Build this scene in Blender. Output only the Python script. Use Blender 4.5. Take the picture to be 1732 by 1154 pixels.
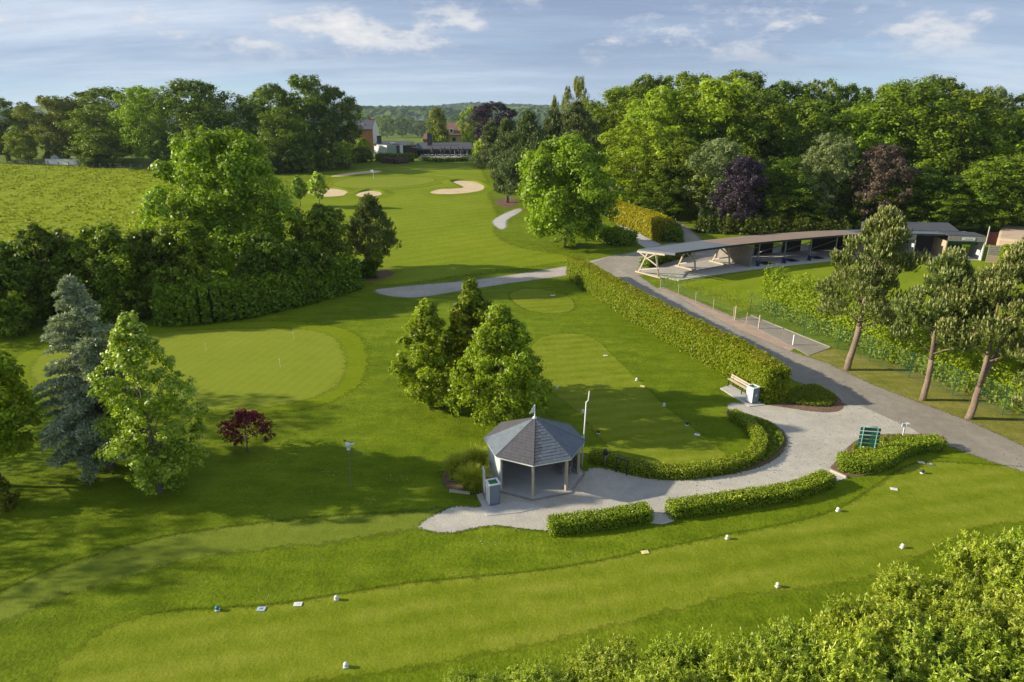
import bpy, bmesh, math, random
import numpy as np

scene = bpy.context.scene
for o in list(bpy.data.objects):
    bpy.data.objects.remove(o)
COL = scene.collection
rad = math.radians

# ------------------------------------------------------------------ camera, sky, sun, exposure
CAM_F, CAM_HZ, CAM_H = 1120.0, 190.0, 18.0           # focal length in photo pixels, horizon row, height in metres
PITCH = math.atan((577 - CAM_HZ) / CAM_F)
CP, SP = math.cos(PITCH), math.sin(PITCH)
cam_data = bpy.data.cameras.new('camera')
cam_data.sensor_fit = 'HORIZONTAL'
cam_data.sensor_width = 36.0
cam_data.lens = 36.0 * CAM_F / 1732.0
cam_data.clip_start = 0.1
cam_data.clip_end = 12000
cam = bpy.data.objects.new('camera', cam_data)
cam.location = (0, 0, CAM_H)
cam.rotation_euler = (math.pi / 2 - PITCH, 0, 0)
COL.objects.link(cam)
scene.camera = cam

SUN_EL, SUN_AZ = rad(23.0), rad(2.0)                 # elevation; degrees that the sun stands behind the picture plane (sun on the -X side)
sun_dir = (-math.cos(SUN_EL) * math.cos(SUN_AZ), math.cos(SUN_EL) * math.sin(SUN_AZ), math.sin(SUN_EL))
sl = bpy.data.lights.new('sun', 'SUN')
sl.energy = 2.7
sl.angle = rad(0.8)
sl.color = (1.0, 0.90, 0.72)
sun = bpy.data.objects.new('sun', sl)
import mathutils
sun.rotation_euler = mathutils.Vector(sun_dir).to_track_quat('Z', 'Y').to_euler()
sun.location = (-60, 0, 60)
COL.objects.link(sun)

world = bpy.data.worlds.new('World')
scene.world = world
world.use_nodes = True
wn = world.node_tree
wn.nodes.clear()

def N(nt, kind, **kw):
    n = nt.nodes.new(kind)
    for k, v in kw.items():
        if k.startswith('i_'):
            n.inputs[k[2:].replace('_', ' ')].default_value = v
        else:
            setattr(n, k, v)
    return n

def ramp(nt, stops, interp='LINEAR'):
    n = nt.nodes.new('ShaderNodeValToRGB')
    n.color_ramp.interpolation = interp
    els = n.color_ramp.elements
    while len(els) > 1:
        els.remove(els[-1])
    els[0].position, els[0].color = stops[0][0], (*stops[0][1], 1)
    for p, c in stops[1:]:
        e = els.new(p)
        e.color = (*c, 1)
    return n

def mathn(nt, op, a, b=None, clamp=False):
    n = nt.nodes.new('ShaderNodeMath')
    n.operation = op
    n.use_clamp = clamp
    for i, x in enumerate((a, b)):
        if x is None:
            continue
        if isinstance(x, (int, float)):
            n.inputs[i].default_value = x
        else:
            nt.links.new(x, n.inputs[i])
    return n.outputs[0]

def mixc(nt, fac, a, b, mode='MIX'):
    n = nt.nodes.new('ShaderNodeMix')
    n.data_type = 'RGBA'
    n.blend_type = mode
    n.clamp_factor = True
    for idx, x in ((0, fac), (6, a), (7, b)):
        if hasattr(x, 'is_output'):
            nt.links.new(x, n.inputs[idx])
        elif isinstance(x, (int, float)):
            n.inputs[idx].default_value = x
        else:
            n.inputs[idx].default_value = (*x, 1)
    return n.outputs[2]

def build_sky():
    nt = wn
    L = nt.links
    sky = N(nt, 'ShaderNodeTexSky', sky_type='NISHITA', sun_disc=False)
    sky.sun_elevation = SUN_EL
    sky.sun_rotation = math.atan2(sun_dir[0], sun_dir[1])
    sky.air_density, sky.dust_density, sky.ozone_density = 1.0, 0.0, 3.0
    tc = N(nt, 'ShaderNodeTexCoord')
    sep = N(nt, 'ShaderNodeSeparateXYZ')
    L.new(tc.outputs['Generated'], sep.inputs[0])
    el = mathn(nt, 'MAXIMUM', sep.outputs[2], 0.0)
    den = mathn(nt, 'ADD', el, 0.14)
    cmb = N(nt, 'ShaderNodeCombineXYZ')
    L.new(mathn(nt, 'DIVIDE', sep.outputs[0], den), cmb.inputs[0])
    L.new(mathn(nt, 'DIVIDE', sep.outputs[1], den), cmb.inputs[1])
    def layer(loc, scl, scale, detail, rough, dist=0.0, vec=None):
        mp = N(nt, 'ShaderNodeMapping')
        mp.inputs['Location'].default_value = loc
        mp.inputs['Scale'].default_value = scl
        L.new(vec or cmb.outputs[0], mp.inputs[0])
        n = N(nt, 'ShaderNodeTexNoise', i_Scale=scale, i_Detail=detail, i_Roughness=rough, i_Distortion=dist)
        L.new(mp.outputs[0], n.inputs['Vector'])
        return n.outputs[0]
    # broad grey-lilac sheets: how much cloud, and how bright it is
    cover = ramp(nt, [(0.28, (0, 0, 0)), (0.50, (1, 1, 1))])
    L.new(layer(SKY_A, (0.55, 1.0, 1), 0.5, 8.0, 0.55, 0.3), cover.inputs[0])
    shade = ramp(nt, [(0.38, (1.55, 1.95, 2.85)), (0.50, (2.2, 2.7, 3.6)), (0.60, (3.5, 3.9, 4.6)), (0.70, (5.0, 5.2, 5.4))])
    L.new(layer(SKY_B, (0.40, 1.1, 1), 0.7, 8.0, 0.6), shade.inputs[0])
    # cumulus heads in a belt above the horizon, white on top and greyer below
    puff = layer(SKY_C, (1.0, 1.0, 2.4), 6.5, 10.0, 0.60, 0.0, tc.outputs['Generated'])
    m3 = ramp(nt, [(0.505, (0, 0, 0)), (0.585, (1, 1, 1))])
    L.new(puff, m3.inputs[0])
    belt = ramp(nt, [(0.0, (0, 0, 0)), (0.055, (0.0, 0.0, 0.0)), (0.085, (0.8, 0.8, 0.8)), (0.12, (0.9, 0.9, 0.9)), (0.16, (0.15, 0.15, 0.15)), (0.3, (0, 0, 0))])
    L.new(sep.outputs[2], belt.inputs[0])
    pc = ramp(nt, [(0.50, (2.7, 3.1, 3.9)), (0.58, (4.2, 4.3, 4.5)), (0.68, (5.8, 5.6, 5.2))])
    L.new(puff, pc.inputs[0])
    blue = mixc(nt, 1.0, sky.outputs[0], (0.40, 0.58, 0.82), 'MULTIPLY')
    # pale air along the horizon
    low = ramp(nt, [(0.0, (0.75, 0.75, 0.75)), (0.07, (0.25, 0.25, 0.25)), (0.2, (0, 0, 0))])
    L.new(sep.outputs[2], low.inputs[0])
    c0 = mixc(nt, mathn(nt, 'MULTIPLY', cover.outputs[0], 0.9), blue, shade.outputs[0])
    c1 = mixc(nt, low.outputs[0], c0, (3.1, 3.9, 4.7))
    c2 = mixc(nt, mathn(nt, 'MULTIPLY', mathn(nt, 'MULTIPLY', m3.outputs[0], belt.outputs[0]), 0.85), c1, pc.outputs[0])
    bg = N(nt, 'ShaderNodeBackground', i_Strength=0.066)
    L.new(c2, bg.inputs[0])
    out = N(nt, 'ShaderNodeOutputWorld')
    L.new(bg.outputs[0], out.inputs[0])
SKY_A, SKY_B, SKY_C = (0.16, 10.05, 0), (1.81, 16.19, 0), (11.95, 5.64, 1.2)
build_sky()

scene.view_settings.view_transform = 'Standard'
scene.view_settings.look = 'None'
scene.view_settings.exposure = 1.45
scene.view_settings.gamma = 1.0
scene.view_settings.use_curve_mapping = False
scene.render.engine = 'CYCLES'
scene.cycles.max_bounces = 8
scene.cycles.diffuse_bounces = 4
scene.cycles.transmission_bounces = 3
scene.cycles.transparent_max_bounces = 8
scene.cycles.volume_bounces = 0
scene.cycles.use_denoising = True
scene.cycles.denoiser = 'OPENIMAGEDENOISE'
scene.cycles.denoising_input_passes = 'RGB_ALBEDO_NORMAL'
scene.cycles.denoising_prefilter = 'NONE'

# ------------------------------------------------------------------ terrain and placement
def ss(a, b, x):
    t = np.clip((x - a) / (b - a), 0, 1)
    return t * t * (3 - 2 * t)

def terrain(x, y):
    x = np.asarray(x, float); y = np.asarray(y, float)
    z = 4 * ss(110, 240, y) - 22 * ss(300, 800, y)
    crest = 46 + 7 * np.sin(x / 410.0 + 1.0) + 4 * np.sin(x / 150.0) + 3 * np.sin(x / 67.0 + 2)
    return z + crest * ss(1500, 2600, y) - 30 * ss(2800, 4500, y)

def th(x, y):
    return float(terrain(x, y))

def G(px, py):
    """Ground point seen at a photo pixel."""
    u, v = (px - 866) / CAM_F, (577 - py) / CAM_F
    d = (u, CP + v * SP, -SP + v * CP)
    t, st = 0.0, 0.5
    while t < 6000:
        t += st
        if CAM_H + d[2] * t < th(d[0] * t, d[1] * t):
            a, b = t - st, t
            for _ in range(30):
                m = (a + b) / 2
                if CAM_H + d[2] * m < th(d[0] * m, d[1] * m): b = m
                else: a = m
            return (d[0] * b, d[1] * b)
        st *= 1.01
    return (d[0] * 3000, d[1] * 3000)

def Zat(Y, py):
    v = (577 - py) / CAM_F
    return CAM_H + Y * (v * CP - SP) / (CP + v * SP)

def depth_of(Y, Z=0.0):
    return Y * CP - (Z - CAM_H) * SP

def PX(pts):
    return [G(*p) for p in pts]

def spline(pts, n=6, closed=True):
    out = []
    m = len(pts)
    for i in range(m if closed else m - 1):
        if closed:
            p = [pts[(i + k - 1) % m] for k in range(4)]
        else:
            p = [pts[min(max(i + k - 1, 0), m - 1)] for k in range(4)]
        for k in range(n):
            t = k / n
            out.append(tuple(0.5 * (2 * p[1][j] + (p[2][j] - p[0][j]) * t + (2 * p[0][j] - 5 * p[1][j] + 4 * p[2][j] - p[3][j]) * t * t
                                    + (3 * p[1][j] - p[0][j] - 3 * p[2][j] + p[3][j]) * t ** 3) for j in range(2)))
    if not closed:
        out.append(tuple(pts[-1]))
    return out

ORG = {}
def tag(o, label=None, cat=None, group=None, kind=None):
    if label: o['label'] = label
    if cat: o['category'] = cat
    if group: o['group'] = group
    if kind: o['kind'] = kind
    return o

def thing(name, label, cat, loc=(0, 0, 0), group=None):
    o = bpy.data.objects.new(name, None)
    o.empty_display_size = 0.3
    o.location = loc
    COL.objects.link(o)
    ORG[o] = mathutils.Vector(loc)
    return tag(o, label, cat, group)

class MB:
    """Collects shapes in world coordinates; build() links them as one mesh object."""
    def __init__(s):
        s.v, s.f = [], []
    def poly(s, pts):
        b = len(s.v); s.v += [tuple(p) for p in pts]; s.f.append(tuple(range(b, b + len(pts)))); return s
    def hexa(s, p):
        b = len(s.v); s.v += [tuple(q) for q in p]
        for f in ((0, 3, 2, 1), (4, 5, 6, 7), (0, 1, 5, 4), (1, 2, 6, 5), (2, 3, 7, 6), (3, 0, 4, 7)):
            s.f.append(tuple(b + i for i in f))
        return s
    def box(s, c, size, rz=0.0):
        hx, hy, hz = size[0] / 2, size[1] / 2, size[2] / 2
        cr, sr = math.cos(rz), math.sin(rz)
        P = []
        for z in (-hz, hz):
            for x, y in ((-hx, -hy), (hx, -hy), (hx, hy), (-hx, hy)):
                P.append((c[0] + x * cr - y * sr, c[1] + x * sr + y * cr, c[2] + z))
        return s.hexa(P)
    def beam(s, p, q, w, h=None, up=(0, 0, 1)):
        h = h or w
        p, q = mathutils.Vector(p), mathutils.Vector(q)
        d = (q - p).normalized()
        u = mathutils.Vector(up)
        if abs(d.dot(u)) > 0.95: u = mathutils.Vector((0, 1, 0))
        a = d.cross(u).normalized(); b = a.cross(d).normalized()
        P = []
        for e in (p, q):
            for i, j in ((-1, -1), (1, -1), (1, 1), (-1, 1)):
                P.append(e + a * (i * w / 2) + b * (j * h / 2))
        return s.hexa(P)
    def tube(s, pts, radii, n=7, cap=True):
        pts = [mathutils.Vector(p) for p in pts]
        b = len(s.v)
        ref = mathutils.Vector((0.3, 1, 0.1)).normalized()
        for i, p in enumerate(pts):
            d = (pts[min(i + 1, len(pts) - 1)] - pts[max(i - 1, 0)])
            d = d.normalized() if d.length > 1e-9 else mathutils.Vector((0, 0, 1))
            a = d.cross(ref)
            a = a.normalized() if a.length > 1e-3 else d.orthogonal().normalized()
            c = d.cross(a)
            r = radii[i] if hasattr(radii, '__len__') else radii
            for k in range(n):
                t = 2 * math.pi * k / n
                s.v.append(tuple(p + a * (r * math.cos(t)) + c * (r * math.sin(t))))
        for i in range(len(pts) - 1):
            for k in range(n):
                s.f.append((b + i * n + k, b + i * n + (k + 1) % n, b + (i + 1) * n + (k + 1) % n, b + (i + 1) * n + k))
        if cap:
            s.f.append(tuple(b + k for k in reversed(range(n))))
            e = b + (len(pts) - 1) * n
            s.f.append(tuple(e + k for k in range(n)))
        return s
    def prism(s, poly, z0, z1):
        n = len(poly); b = len(s.v)
        s.v += [(p[0], p[1], z0) for p in poly] + [(p[0], p[1], z1) for p in poly]
        s.f.append(tuple(b + n + i for i in range(n)))
        s.f.append(tuple(b + n - 1 - i for i in range(n)))
        for i in range(n):
            j = (i + 1) % n
            s.f.append((b + i, b + j, b + n + j, b + n + i))
        return s
    def lathe(s, c, prof, n=14):
        b = len(s.v)
        for r, z in prof:
            for k in range(n):
                t = 2 * math.pi * k / n
                s.v.append((c[0] + r * math.cos(t), c[1] + r * math.sin(t), c[2] + z))
        for i in range(len(prof) - 1):
            for k in range(n):
                s.f.append((b + i * n + k, b + i * n + (k + 1) % n, b + (i + 1) * n + (k + 1) % n, b + (i + 1) * n + k))
        return s
    def build(s, name, mat, parent=None, smooth=False, bevel=0.0):
        org = ORG.get(parent, mathutils.Vector((0, 0, 0)))
        me = bpy.data.meshes.new(name)
        me.from_pydata([(x - org[0], y - org[1], z - org[2]) for x, y, z in s.v], [], s.f)
        me.materials.append(mat)
        if smooth:
            me.polygons.foreach_set('use_smooth', [True] * len(me.polygons))
        me.update()
        o = bpy.data.objects.new(name, me)
        COL.objects.link(o)
        if parent is not None:
            o.parent = parent
        ORG[o] = org
        if bevel:
            m = o.modifiers.new('bevel', 'BEVEL'); m.width = bevel; m.segments = 2; m.limit_method = 'ANGLE'
        return o

# ------------------------------------------------------------------ materials
def new_mat(name):
    m = bpy.data.materials.new(name)
    m.use_nodes = True
    nt = m.node_tree
    return m, nt, nt.nodes['Principled BSDF']

def pos_out(nt, obj=False):
    if obj:
        return N(nt, 'ShaderNodeTexCoord').outputs['Object']
    return N(nt, 'ShaderNodeNewGeometry').outputs['Position']

def noise(nt, vec, scale, detail=3.0, rough=0.55, stretch=None, dist=0.0):
    if stretch:
        mp = N(nt, 'ShaderNodeMapping')
        mp.inputs['Scale'].default_value = stretch[:3]
        if len(stretch) > 3: mp.inputs['Rotation'].default_value = (0, 0, stretch[3])
        nt.links.new(vec, mp.inputs[0]); vec = mp.outputs[0]
    n = N(nt, 'ShaderNodeTexNoise', i_Scale=scale, i_Detail=detail, i_Roughness=rough, i_Distortion=dist)
    nt.links.new(vec, n.inputs['Vector'])
    return n.outputs[0]

def wsum(nt, terms, base=0.5):
    acc = base
    for sock, w in terms:
        t = mathn(nt, 'MULTIPLY', mathn(nt, 'SUBTRACT', sock, 0.5), w)
        acc = mathn(nt, 'ADD', t, acc)
    return mathn(nt, 'ADD', acc, 0.0, True)

def bump(nt, bsdf, height, dist, strength=1.0):
    b = N(nt, 'ShaderNodeBump')
    b.inputs['Strength'].default_value = strength
    b.inputs['Distance'].default_value = dist
    nt.links.new(height, b.inputs['Height'])
    nt.links.new(b.outputs[0], bsdf.inputs['Normal'])

def surf(name, stops, terms, rough=0.8, spec=0.3, bmp=None, obj=False, metallic=0.0):
    """terms: (scale, detail, weight[, stretch]); bmp: (scale, distance, detail)"""
    m, nt, b = new_mat(name)
    p = pos_out(nt, obj)
    ws = [(noise(nt, p, t[0], t[1], 0.6, t[3] if len(t) > 3 else None), t[2]) for t in terms]
    f = wsum(nt, ws)
    r = ramp(nt, stops)
    nt.links.new(f, r.inputs[0])
    nt.links.new(r.outputs[0], b.inputs['Base Color'])
    b.inputs['Roughness'].default_value = rough
    b.inputs['Specular IOR Level'].default_value = spec
    b.inputs['Metallic'].default_value = metallic
    if bmp:
        bump(nt, b, noise(nt, p, bmp[0], bmp[2], 0.65), bmp[1])
    return m

def soft_rim(nt, bsdf, scale, amp):
    at = N(nt, 'ShaderNodeAttribute', attribute_name='rim')
    nz = noise(nt, pos_out(nt), scale, 4, 0.7)
    keep = mathn(nt, 'SUBTRACT', 1.0, at.outputs['Fac'])
    a = mathn(nt, 'ADD', keep, mathn(nt, 'MULTIPLY', mathn(nt, 'SUBTRACT', nz, 0.5), amp))
    mr = N(nt, 'ShaderNodeMapRange', i_From_Min=0.30, i_From_Max=0.70)
    mr.clamp = True
    nt.links.new(a, mr.inputs['Value'])
    inner = mathn(nt, 'GREATER_THAN', keep, 0.999)
    f = mathn(nt, 'MAXIMUM', mr.outputs[0], inner)
    tb = N(nt, 'ShaderNodeBsdfTransparent')
    mx = N(nt, 'ShaderNodeMixShader')
    nt.links.new(f, mx.inputs[0]); nt.links.new(tb.outputs[0], mx.inputs[1]); nt.links.new(bsdf.outputs[0], mx.inputs[2])
    nt.links.new(mx.outputs[0], nt.nodes['Material Output'].inputs[0])

def grass(name, dark, mid, light, w=(0.7, 0.7, 0.8), fine=9.0, bmpd=0.05, stripe=None):
    m, nt, b = new_mat(name)
    p = pos_out(nt)
    n1 = noise(nt, p, 0.07, 3, 0.6)
    n2 = noise(nt, p, 0.55, 4, 0.62, (1, 1.5, 1))
    n3 = noise(nt, p, fine, 4, 0.7)
    n5 = noise(nt, p, 0.9, 4, 0.6, (0.22, 1.4, 1, 0.12))
    terms = [(n1, w[0]), (n2, w[1]), (n3, w[2] * 1.35), (n5, 0.6 * w[1]), (noise(nt, p, 2.6, 4, 0.65), 0.7 * w[2])]
    if stripe:   # mowing bands: (period m, angle, weight)
        mp = N(nt, 'ShaderNodeMapping')
        mp.inputs['Rotation'].default_value = (0, 0, stripe[1])
        nt.links.new(p, mp.inputs[0])
        wv = N(nt, 'ShaderNodeTexWave', i_Scale=0.314 / stripe[0] * 2, i_Distortion=1.2, i_Detail=2.0)
        wv.inputs['Detail Scale'].default_value = 0.4
        nt.links.new(mp.outputs[0], wv.inputs['Vector'])
        terms.append((wv.outputs['Fac'], stripe[2]))
    f = wsum(nt, terms)
    r = ramp(nt, [(0.12, dark), (0.5, mid), (0.88, light)])
    nt.links.new(f, r.inputs[0])
    # scattered clover and dry flecks
    n4 = noise(nt, p, 2.7, 5, 0.75)
    fl = ramp(nt, [(0.66, (0, 0, 0)), (0.74, (1, 1, 1))])
    nt.links.new(n4, fl.inputs[0])
    c = mixc(nt, mathn(nt, 'MULTIPLY', fl.outputs[0], 0.45 if name == 'tee_grass' else 0.3), r.outputs[0], (0.33, 0.28, 0.10) if name == 'tee_grass' else tuple(min(1, x * 1.35) for x in light))
    nt.links.new(c, b.inputs['Base Color'])
    b.inputs['Roughness'].default_value = 0.8
    b.inputs['Specular IOR Level'].default_value = 0.04
    hh = mathn(nt, 'ADD', mathn(nt, 'MULTIPLY', n3, 0.6), mathn(nt, 'MULTIPLY', noise(nt, p, 1.3, 3), 0.9))
    bump(nt, b, hh, bmpd)
    if name != 'rough_grass':
        soft_rim(nt, b, 2.5, 1.6)
    return m

def foliage(name, stops, transl=0.45, rough=0.45, vary=0.25, thin=False):
    m, nt, b = new_mat(name)
    at = N(nt, 'ShaderNodeAttribute', attribute_name='tint')
    r = ramp(nt, stops)
    nt.links.new(at.outputs['Fac'], r.inputs[0])
    oi = N(nt, 'ShaderNodeObjectInfo')
    hs = N(nt, 'ShaderNodeHueSaturation')
    nt.links.new(mathn(nt, 'ADD', mathn(nt, 'MULTIPLY', oi.outputs['Random'], vary), 1 - vary / 2), hs.inputs['Value'])
    nt.links.new(mathn(nt, 'ADD', mathn(nt, 'MULTIPLY', mathn(nt, 'FRACT', mathn(nt, 'MULTIPLY', oi.outputs['Random'], 7.3)), 0.02), 0.484), hs.inputs['Hue'])
    nt.links.new(r.outputs[0], hs.inputs['Color'])
    nt.links.new(hs.outputs[0], b.inputs['Base Color'])
    b.inputs['Roughness'].default_value = rough
    b.inputs['Specular IOR Level'].default_value = 0.3
    tr = N(nt, 'ShaderNodeBsdfTranslucent')
    tc = mixc(nt, 1.0, hs.outputs[0], (1.0, 1.0, 0.45), 'MULTIPLY')
    nt.links.new(tc, tr.inputs[0])
    if thin:      # thin young leaves reflect and transmit at once
        nt.links.new(mixc(nt, 1.0, tc, (0.7, 0.7, 0.7), 'MULTIPLY'), tr.inputs[0])
        mx = N(nt, 'ShaderNodeAddShader')
        nt.links.new(b.outputs[0], mx.inputs[0]); nt.links.new(tr.outputs[0], mx.inputs[1])
    else:
        mx = N(nt, 'ShaderNodeMixShader')
        mx.inputs[0].default_value = transl
        nt.links.new(b.outputs[0], mx.inputs[1]); nt.links.new(tr.outputs[0], mx.inputs[2])
    nt.links.new(mx.outputs[0], nt.nodes['Material Output'].inputs[0])
    return m

def plain(name, c, rough=0.6, spec=0.4, metallic=0.0, vary=0.25, scale=3.0, bmpd=0.0):
    d = tuple(x * (1 - vary) for x in c); l = tuple(min(1, x * (1 + vary)) for x in c)
    return surf(name, [(0.2, d), (0.8, l)], [(scale, 5, 0.9), (scale * 9, 3, 0.5)], rough, spec, (scale * 8, bmpd, 3) if bmpd else None, True, metallic)

M = {}
M['rough'] = grass('rough_grass', (0.084, 0.126, 0.004), (0.132, 0.184, 0.007), (0.198, 0.240, 0.016), (0.9, 1.1, 0.85), 7.0, 0.08)
M['fairway'] = grass('fairway_grass', (0.142, 0.194, 0.006), (0.184, 0.236, 0.010), (0.228, 0.268, 0.018), (0.9, 0.8, 0.6), 7.0, 0.05, (6.0, 0.9, 0.2))
M['tee'] = grass('tee_grass', (0.128, 0.172, 0.007), (0.180, 0.220, 0.013), (0.245, 0.262, 0.030), (0.8, 0.9, 0.9), 9.0, 0.05, (2.4, 1.35, 0.22))
M['collar'] = grass('collar_grass', (0.125, 0.175, 0.004), (0.162, 0.212, 0.006), (0.202, 0.242, 0.012), (0.6, 0.7, 0.6), 10, 0.03)
M['green'] = grass('green_grass', (0.165, 0.205, 0.014), (0.200, 0.240, 0.020), (0.238, 0.265, 0.030), (0.8, 0.6, 0.4), 18.0, 0.012, (1.6, 0.2, 0.16))
M['strip'] = grass('mown_strip', (0.122, 0.162, 0.014), (0.160, 0.200, 0.020), (0.200, 0.235, 0.034), (0.6, 0.9, 0.9), 9.0, 0.04)
M['pasture'] = grass('pasture_grass', (0.165, 0.215, 0.007), (0.225, 0.275, 0.010), (0.310, 0.340, 0.024), (0.5, 1.3, 0.8), 2.2, 0.35)
M['verge'] = grass('dry_verge', (0.140, 0.160, 0.020), (0.210, 0.210, 0.040), (0.310, 0.260, 0.090), (0.6, 1.2, 0.8), 7.0, 0.08)
M['gravel'] = surf('gravel', [(0.1, (0.302, 0.278, 0.228)), (0.5, (0.453, 0.417, 0.343)), (0.9, (0.654, 0.592, 0.478))], [(0.25, 4, 0.7), (1.5, 5, 0.5), (14, 4, 0.7)], 0.9, 0.2, (22, 0.03, 4))
M['asphalt'] = surf('worn_road', [(0.1, (0.189, 0.166, 0.136)), (0.5, (0.289, 0.255, 0.204)), (0.9, (0.453, 0.391, 0.293))], [(0.3, 5, 0.9, (1, 0.35, 1, -0.95)), (1.6, 5, 0.5), (16, 4, 0.5)], 0.85, 0.25, (25, 0.02, 4))
M['concrete'] = surf('pale_concrete', [(0.1, (0.3432, 0.3242, 0.2878)), (0.5, (0.4576, 0.4360, 0.3944)), (0.9, (0.5720, 0.5478, 0.4904))], [(0.5, 5, 0.8), (5, 5, 0.5)], 0.85, 0.25, (18, 0.008, 3))
M['sand'] = surf('bunker_sand', [(0.1, (0.4576, 0.3354, 0.2025)), (0.5, (0.6178, 0.4696, 0.2985)), (0.9, (0.7322, 0.5814, 0.3838))], [(0.5, 4, 0.8), (4, 4, 0.5)], 0.95, 0.1, (3, 0.10, 3))
M['sandypath'] = surf('sandy_path', [(0.1, (0.27, 0.23, 0.18)), (0.5, (0.42, 0.365, 0.30)), (0.9, (0.56, 0.50, 0.42))], [(0.3, 4, 0.9), (1.8, 5, 0.6), (12, 4, 0.5)], 0.9, 0.15, (18, 0.02, 4))
M['mulch'] = surf('bark_mulch', [(0.1, (0.0910, 0.0585, 0.0390)), (0.5, (0.1820, 0.1170, 0.0780)), (0.9, (0.3120, 0.2210, 0.1560))], [(1.2, 4, 0.7), (15, 4, 0.9)], 0.95, 0.1, (16, 0.05, 4))
M['earth'] = surf('pink_earth', [(0.1, (0.2600, 0.1820, 0.1300)), (0.5, (0.4160, 0.2990, 0.2210)), (0.9, (0.5460, 0.4160, 0.3250))], [(1.0, 4, 0.8), (12, 4, 0.8)], 0.95, 0.1, (14, 0.04, 4))
M['bark'] = surf('grey_bark', [(0.1, (0.0910, 0.0715, 0.0520)), (0.5, (0.1950, 0.1560, 0.1170)), (0.9, (0.3380, 0.2860, 0.2210))], [(3, 4, 0.8, (1, 1, 0.25)), (18, 3, 0.6, (1, 1, 0.3))], 0.9, 0.2, (9, 0.04, 4), True)
M['pinebark'] = surf('pine_bark', [(0.1, (0.131, 0.084, 0.056)), (0.5, (0.253, 0.187, 0.140)), (0.9, (0.393, 0.318, 0.253))], [(2.5, 4, 0.9, (1, 1, 0.3)), (14, 3, 0.7, (1, 1, 0.3))], 0.9, 0.2, (8, 0.05, 4), True)
M['twig'] = plain('brown_twig', (0.16, 0.11, 0.07), 0.9, 0.2)

def fol(name, d, m, l, hi=None, **k):
    st = [(0.0, d), (0.45, m), (0.85, l)]
    if hi: st.append((1.0, hi))
    M[name] = foliage(name, st, **k)
fol('leaf_mid', (0.113, 0.162, 0.007), (0.195, 0.278, 0.013), (0.267, 0.381, 0.018))
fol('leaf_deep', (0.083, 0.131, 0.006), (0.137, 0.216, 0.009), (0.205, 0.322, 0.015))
fol('leaf_bright', (0.184, 0.264, 0.011), (0.290, 0.415, 0.019), (0.378, 0.541, 0.025))
fol('leaf_lime', (0.125, 0.185, 0.007), (0.215, 0.300, 0.012), (0.320, 0.410, 0.035), (0.50, 0.53, 0.20), vary=0.1, thin=True)
fol('leaf_grey', (0.138, 0.207, 0.070), (0.242, 0.326, 0.113), (0.380, 0.457, 0.174))
fol('leaf_olive', (0.127, 0.175, 0.016), (0.239, 0.289, 0.024), (0.366, 0.387, 0.040))
fol('leaf_purple', (0.023, 0.017, 0.029), (0.052, 0.035, 0.052), (0.109, 0.070, 0.090), vary=0.1, transl=0.2)
fol('leaf_copper', (0.065, 0.043, 0.032), (0.138, 0.096, 0.067), (0.232, 0.167, 0.116), vary=0.1, transl=0.25)
fol('leaf_maroon', (0.099, 0.012, 0.023), (0.210, 0.029, 0.043), (0.332, 0.067, 0.075), vary=0.1)
fol('leaf_yellow', (0.177, 0.186, 0.003), (0.342, 0.342, 0.005), (0.477, 0.450, 0.015), vary=0.05)
fol('leaf_cedar', (0.170, 0.235, 0.120), (0.340, 0.410, 0.225), (0.560, 0.580, 0.420), vary=0.1, transl=0.15)
fol('leaf_pine', (0.085, 0.135, 0.026), (0.185, 0.250, 0.050), (0.320, 0.375, 0.095), (0.600, 0.570, 0.300), transl=0.2, vary=0.1)
fol('leaf_darkpine', (0.072, 0.116, 0.038), (0.152, 0.210, 0.070), (0.254, 0.304, 0.109), (0.435, 0.450, 0.189), transl=0.2, vary=0.15)
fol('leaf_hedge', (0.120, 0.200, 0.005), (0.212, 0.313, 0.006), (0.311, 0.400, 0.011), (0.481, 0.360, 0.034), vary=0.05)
fol('leaf_box', (0.088, 0.145, 0.006), (0.185, 0.273, 0.009), (0.349, 0.438, 0.017), (0.600, 0.600, 0.077), vary=0.08, transl=0.25)
fol('leaf_laurel', (0.093, 0.146, 0.006), (0.167, 0.264, 0.011), (0.269, 0.423, 0.019), (0.515, 0.600, 0.036), vary=0.1, rough=0.35)
fol('leaf_hornbeam', (0.150, 0.225, 0.009), (0.240, 0.345, 0.014), (0.33, 0.455, 0.020), vary=0.1)
fol('leaf_shade', (0.045, 0.070, 0.008), (0.080, 0.120, 0.012), (0.13, 0.18, 0.02), vary=0.1)  # darker leaf colour with the shade at the wood's foot put in
fol('leaf_willow', (0.100, 0.150, 0.008), (0.235, 0.305, 0.020), (0.390, 0.440, 0.060), (0.56, 0.56, 0.25), vary=0.3, thin=True)
fol('leaf_reed', (0.192, 0.297, 0.019), (0.334, 0.436, 0.029), (0.597, 0.600, 0.075), vary=0.15)
fol('leaf_bed', (0.113, 0.189, 0.014), (0.225, 0.316, 0.023), (0.387, 0.460, 0.046), vary=0.1)

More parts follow.
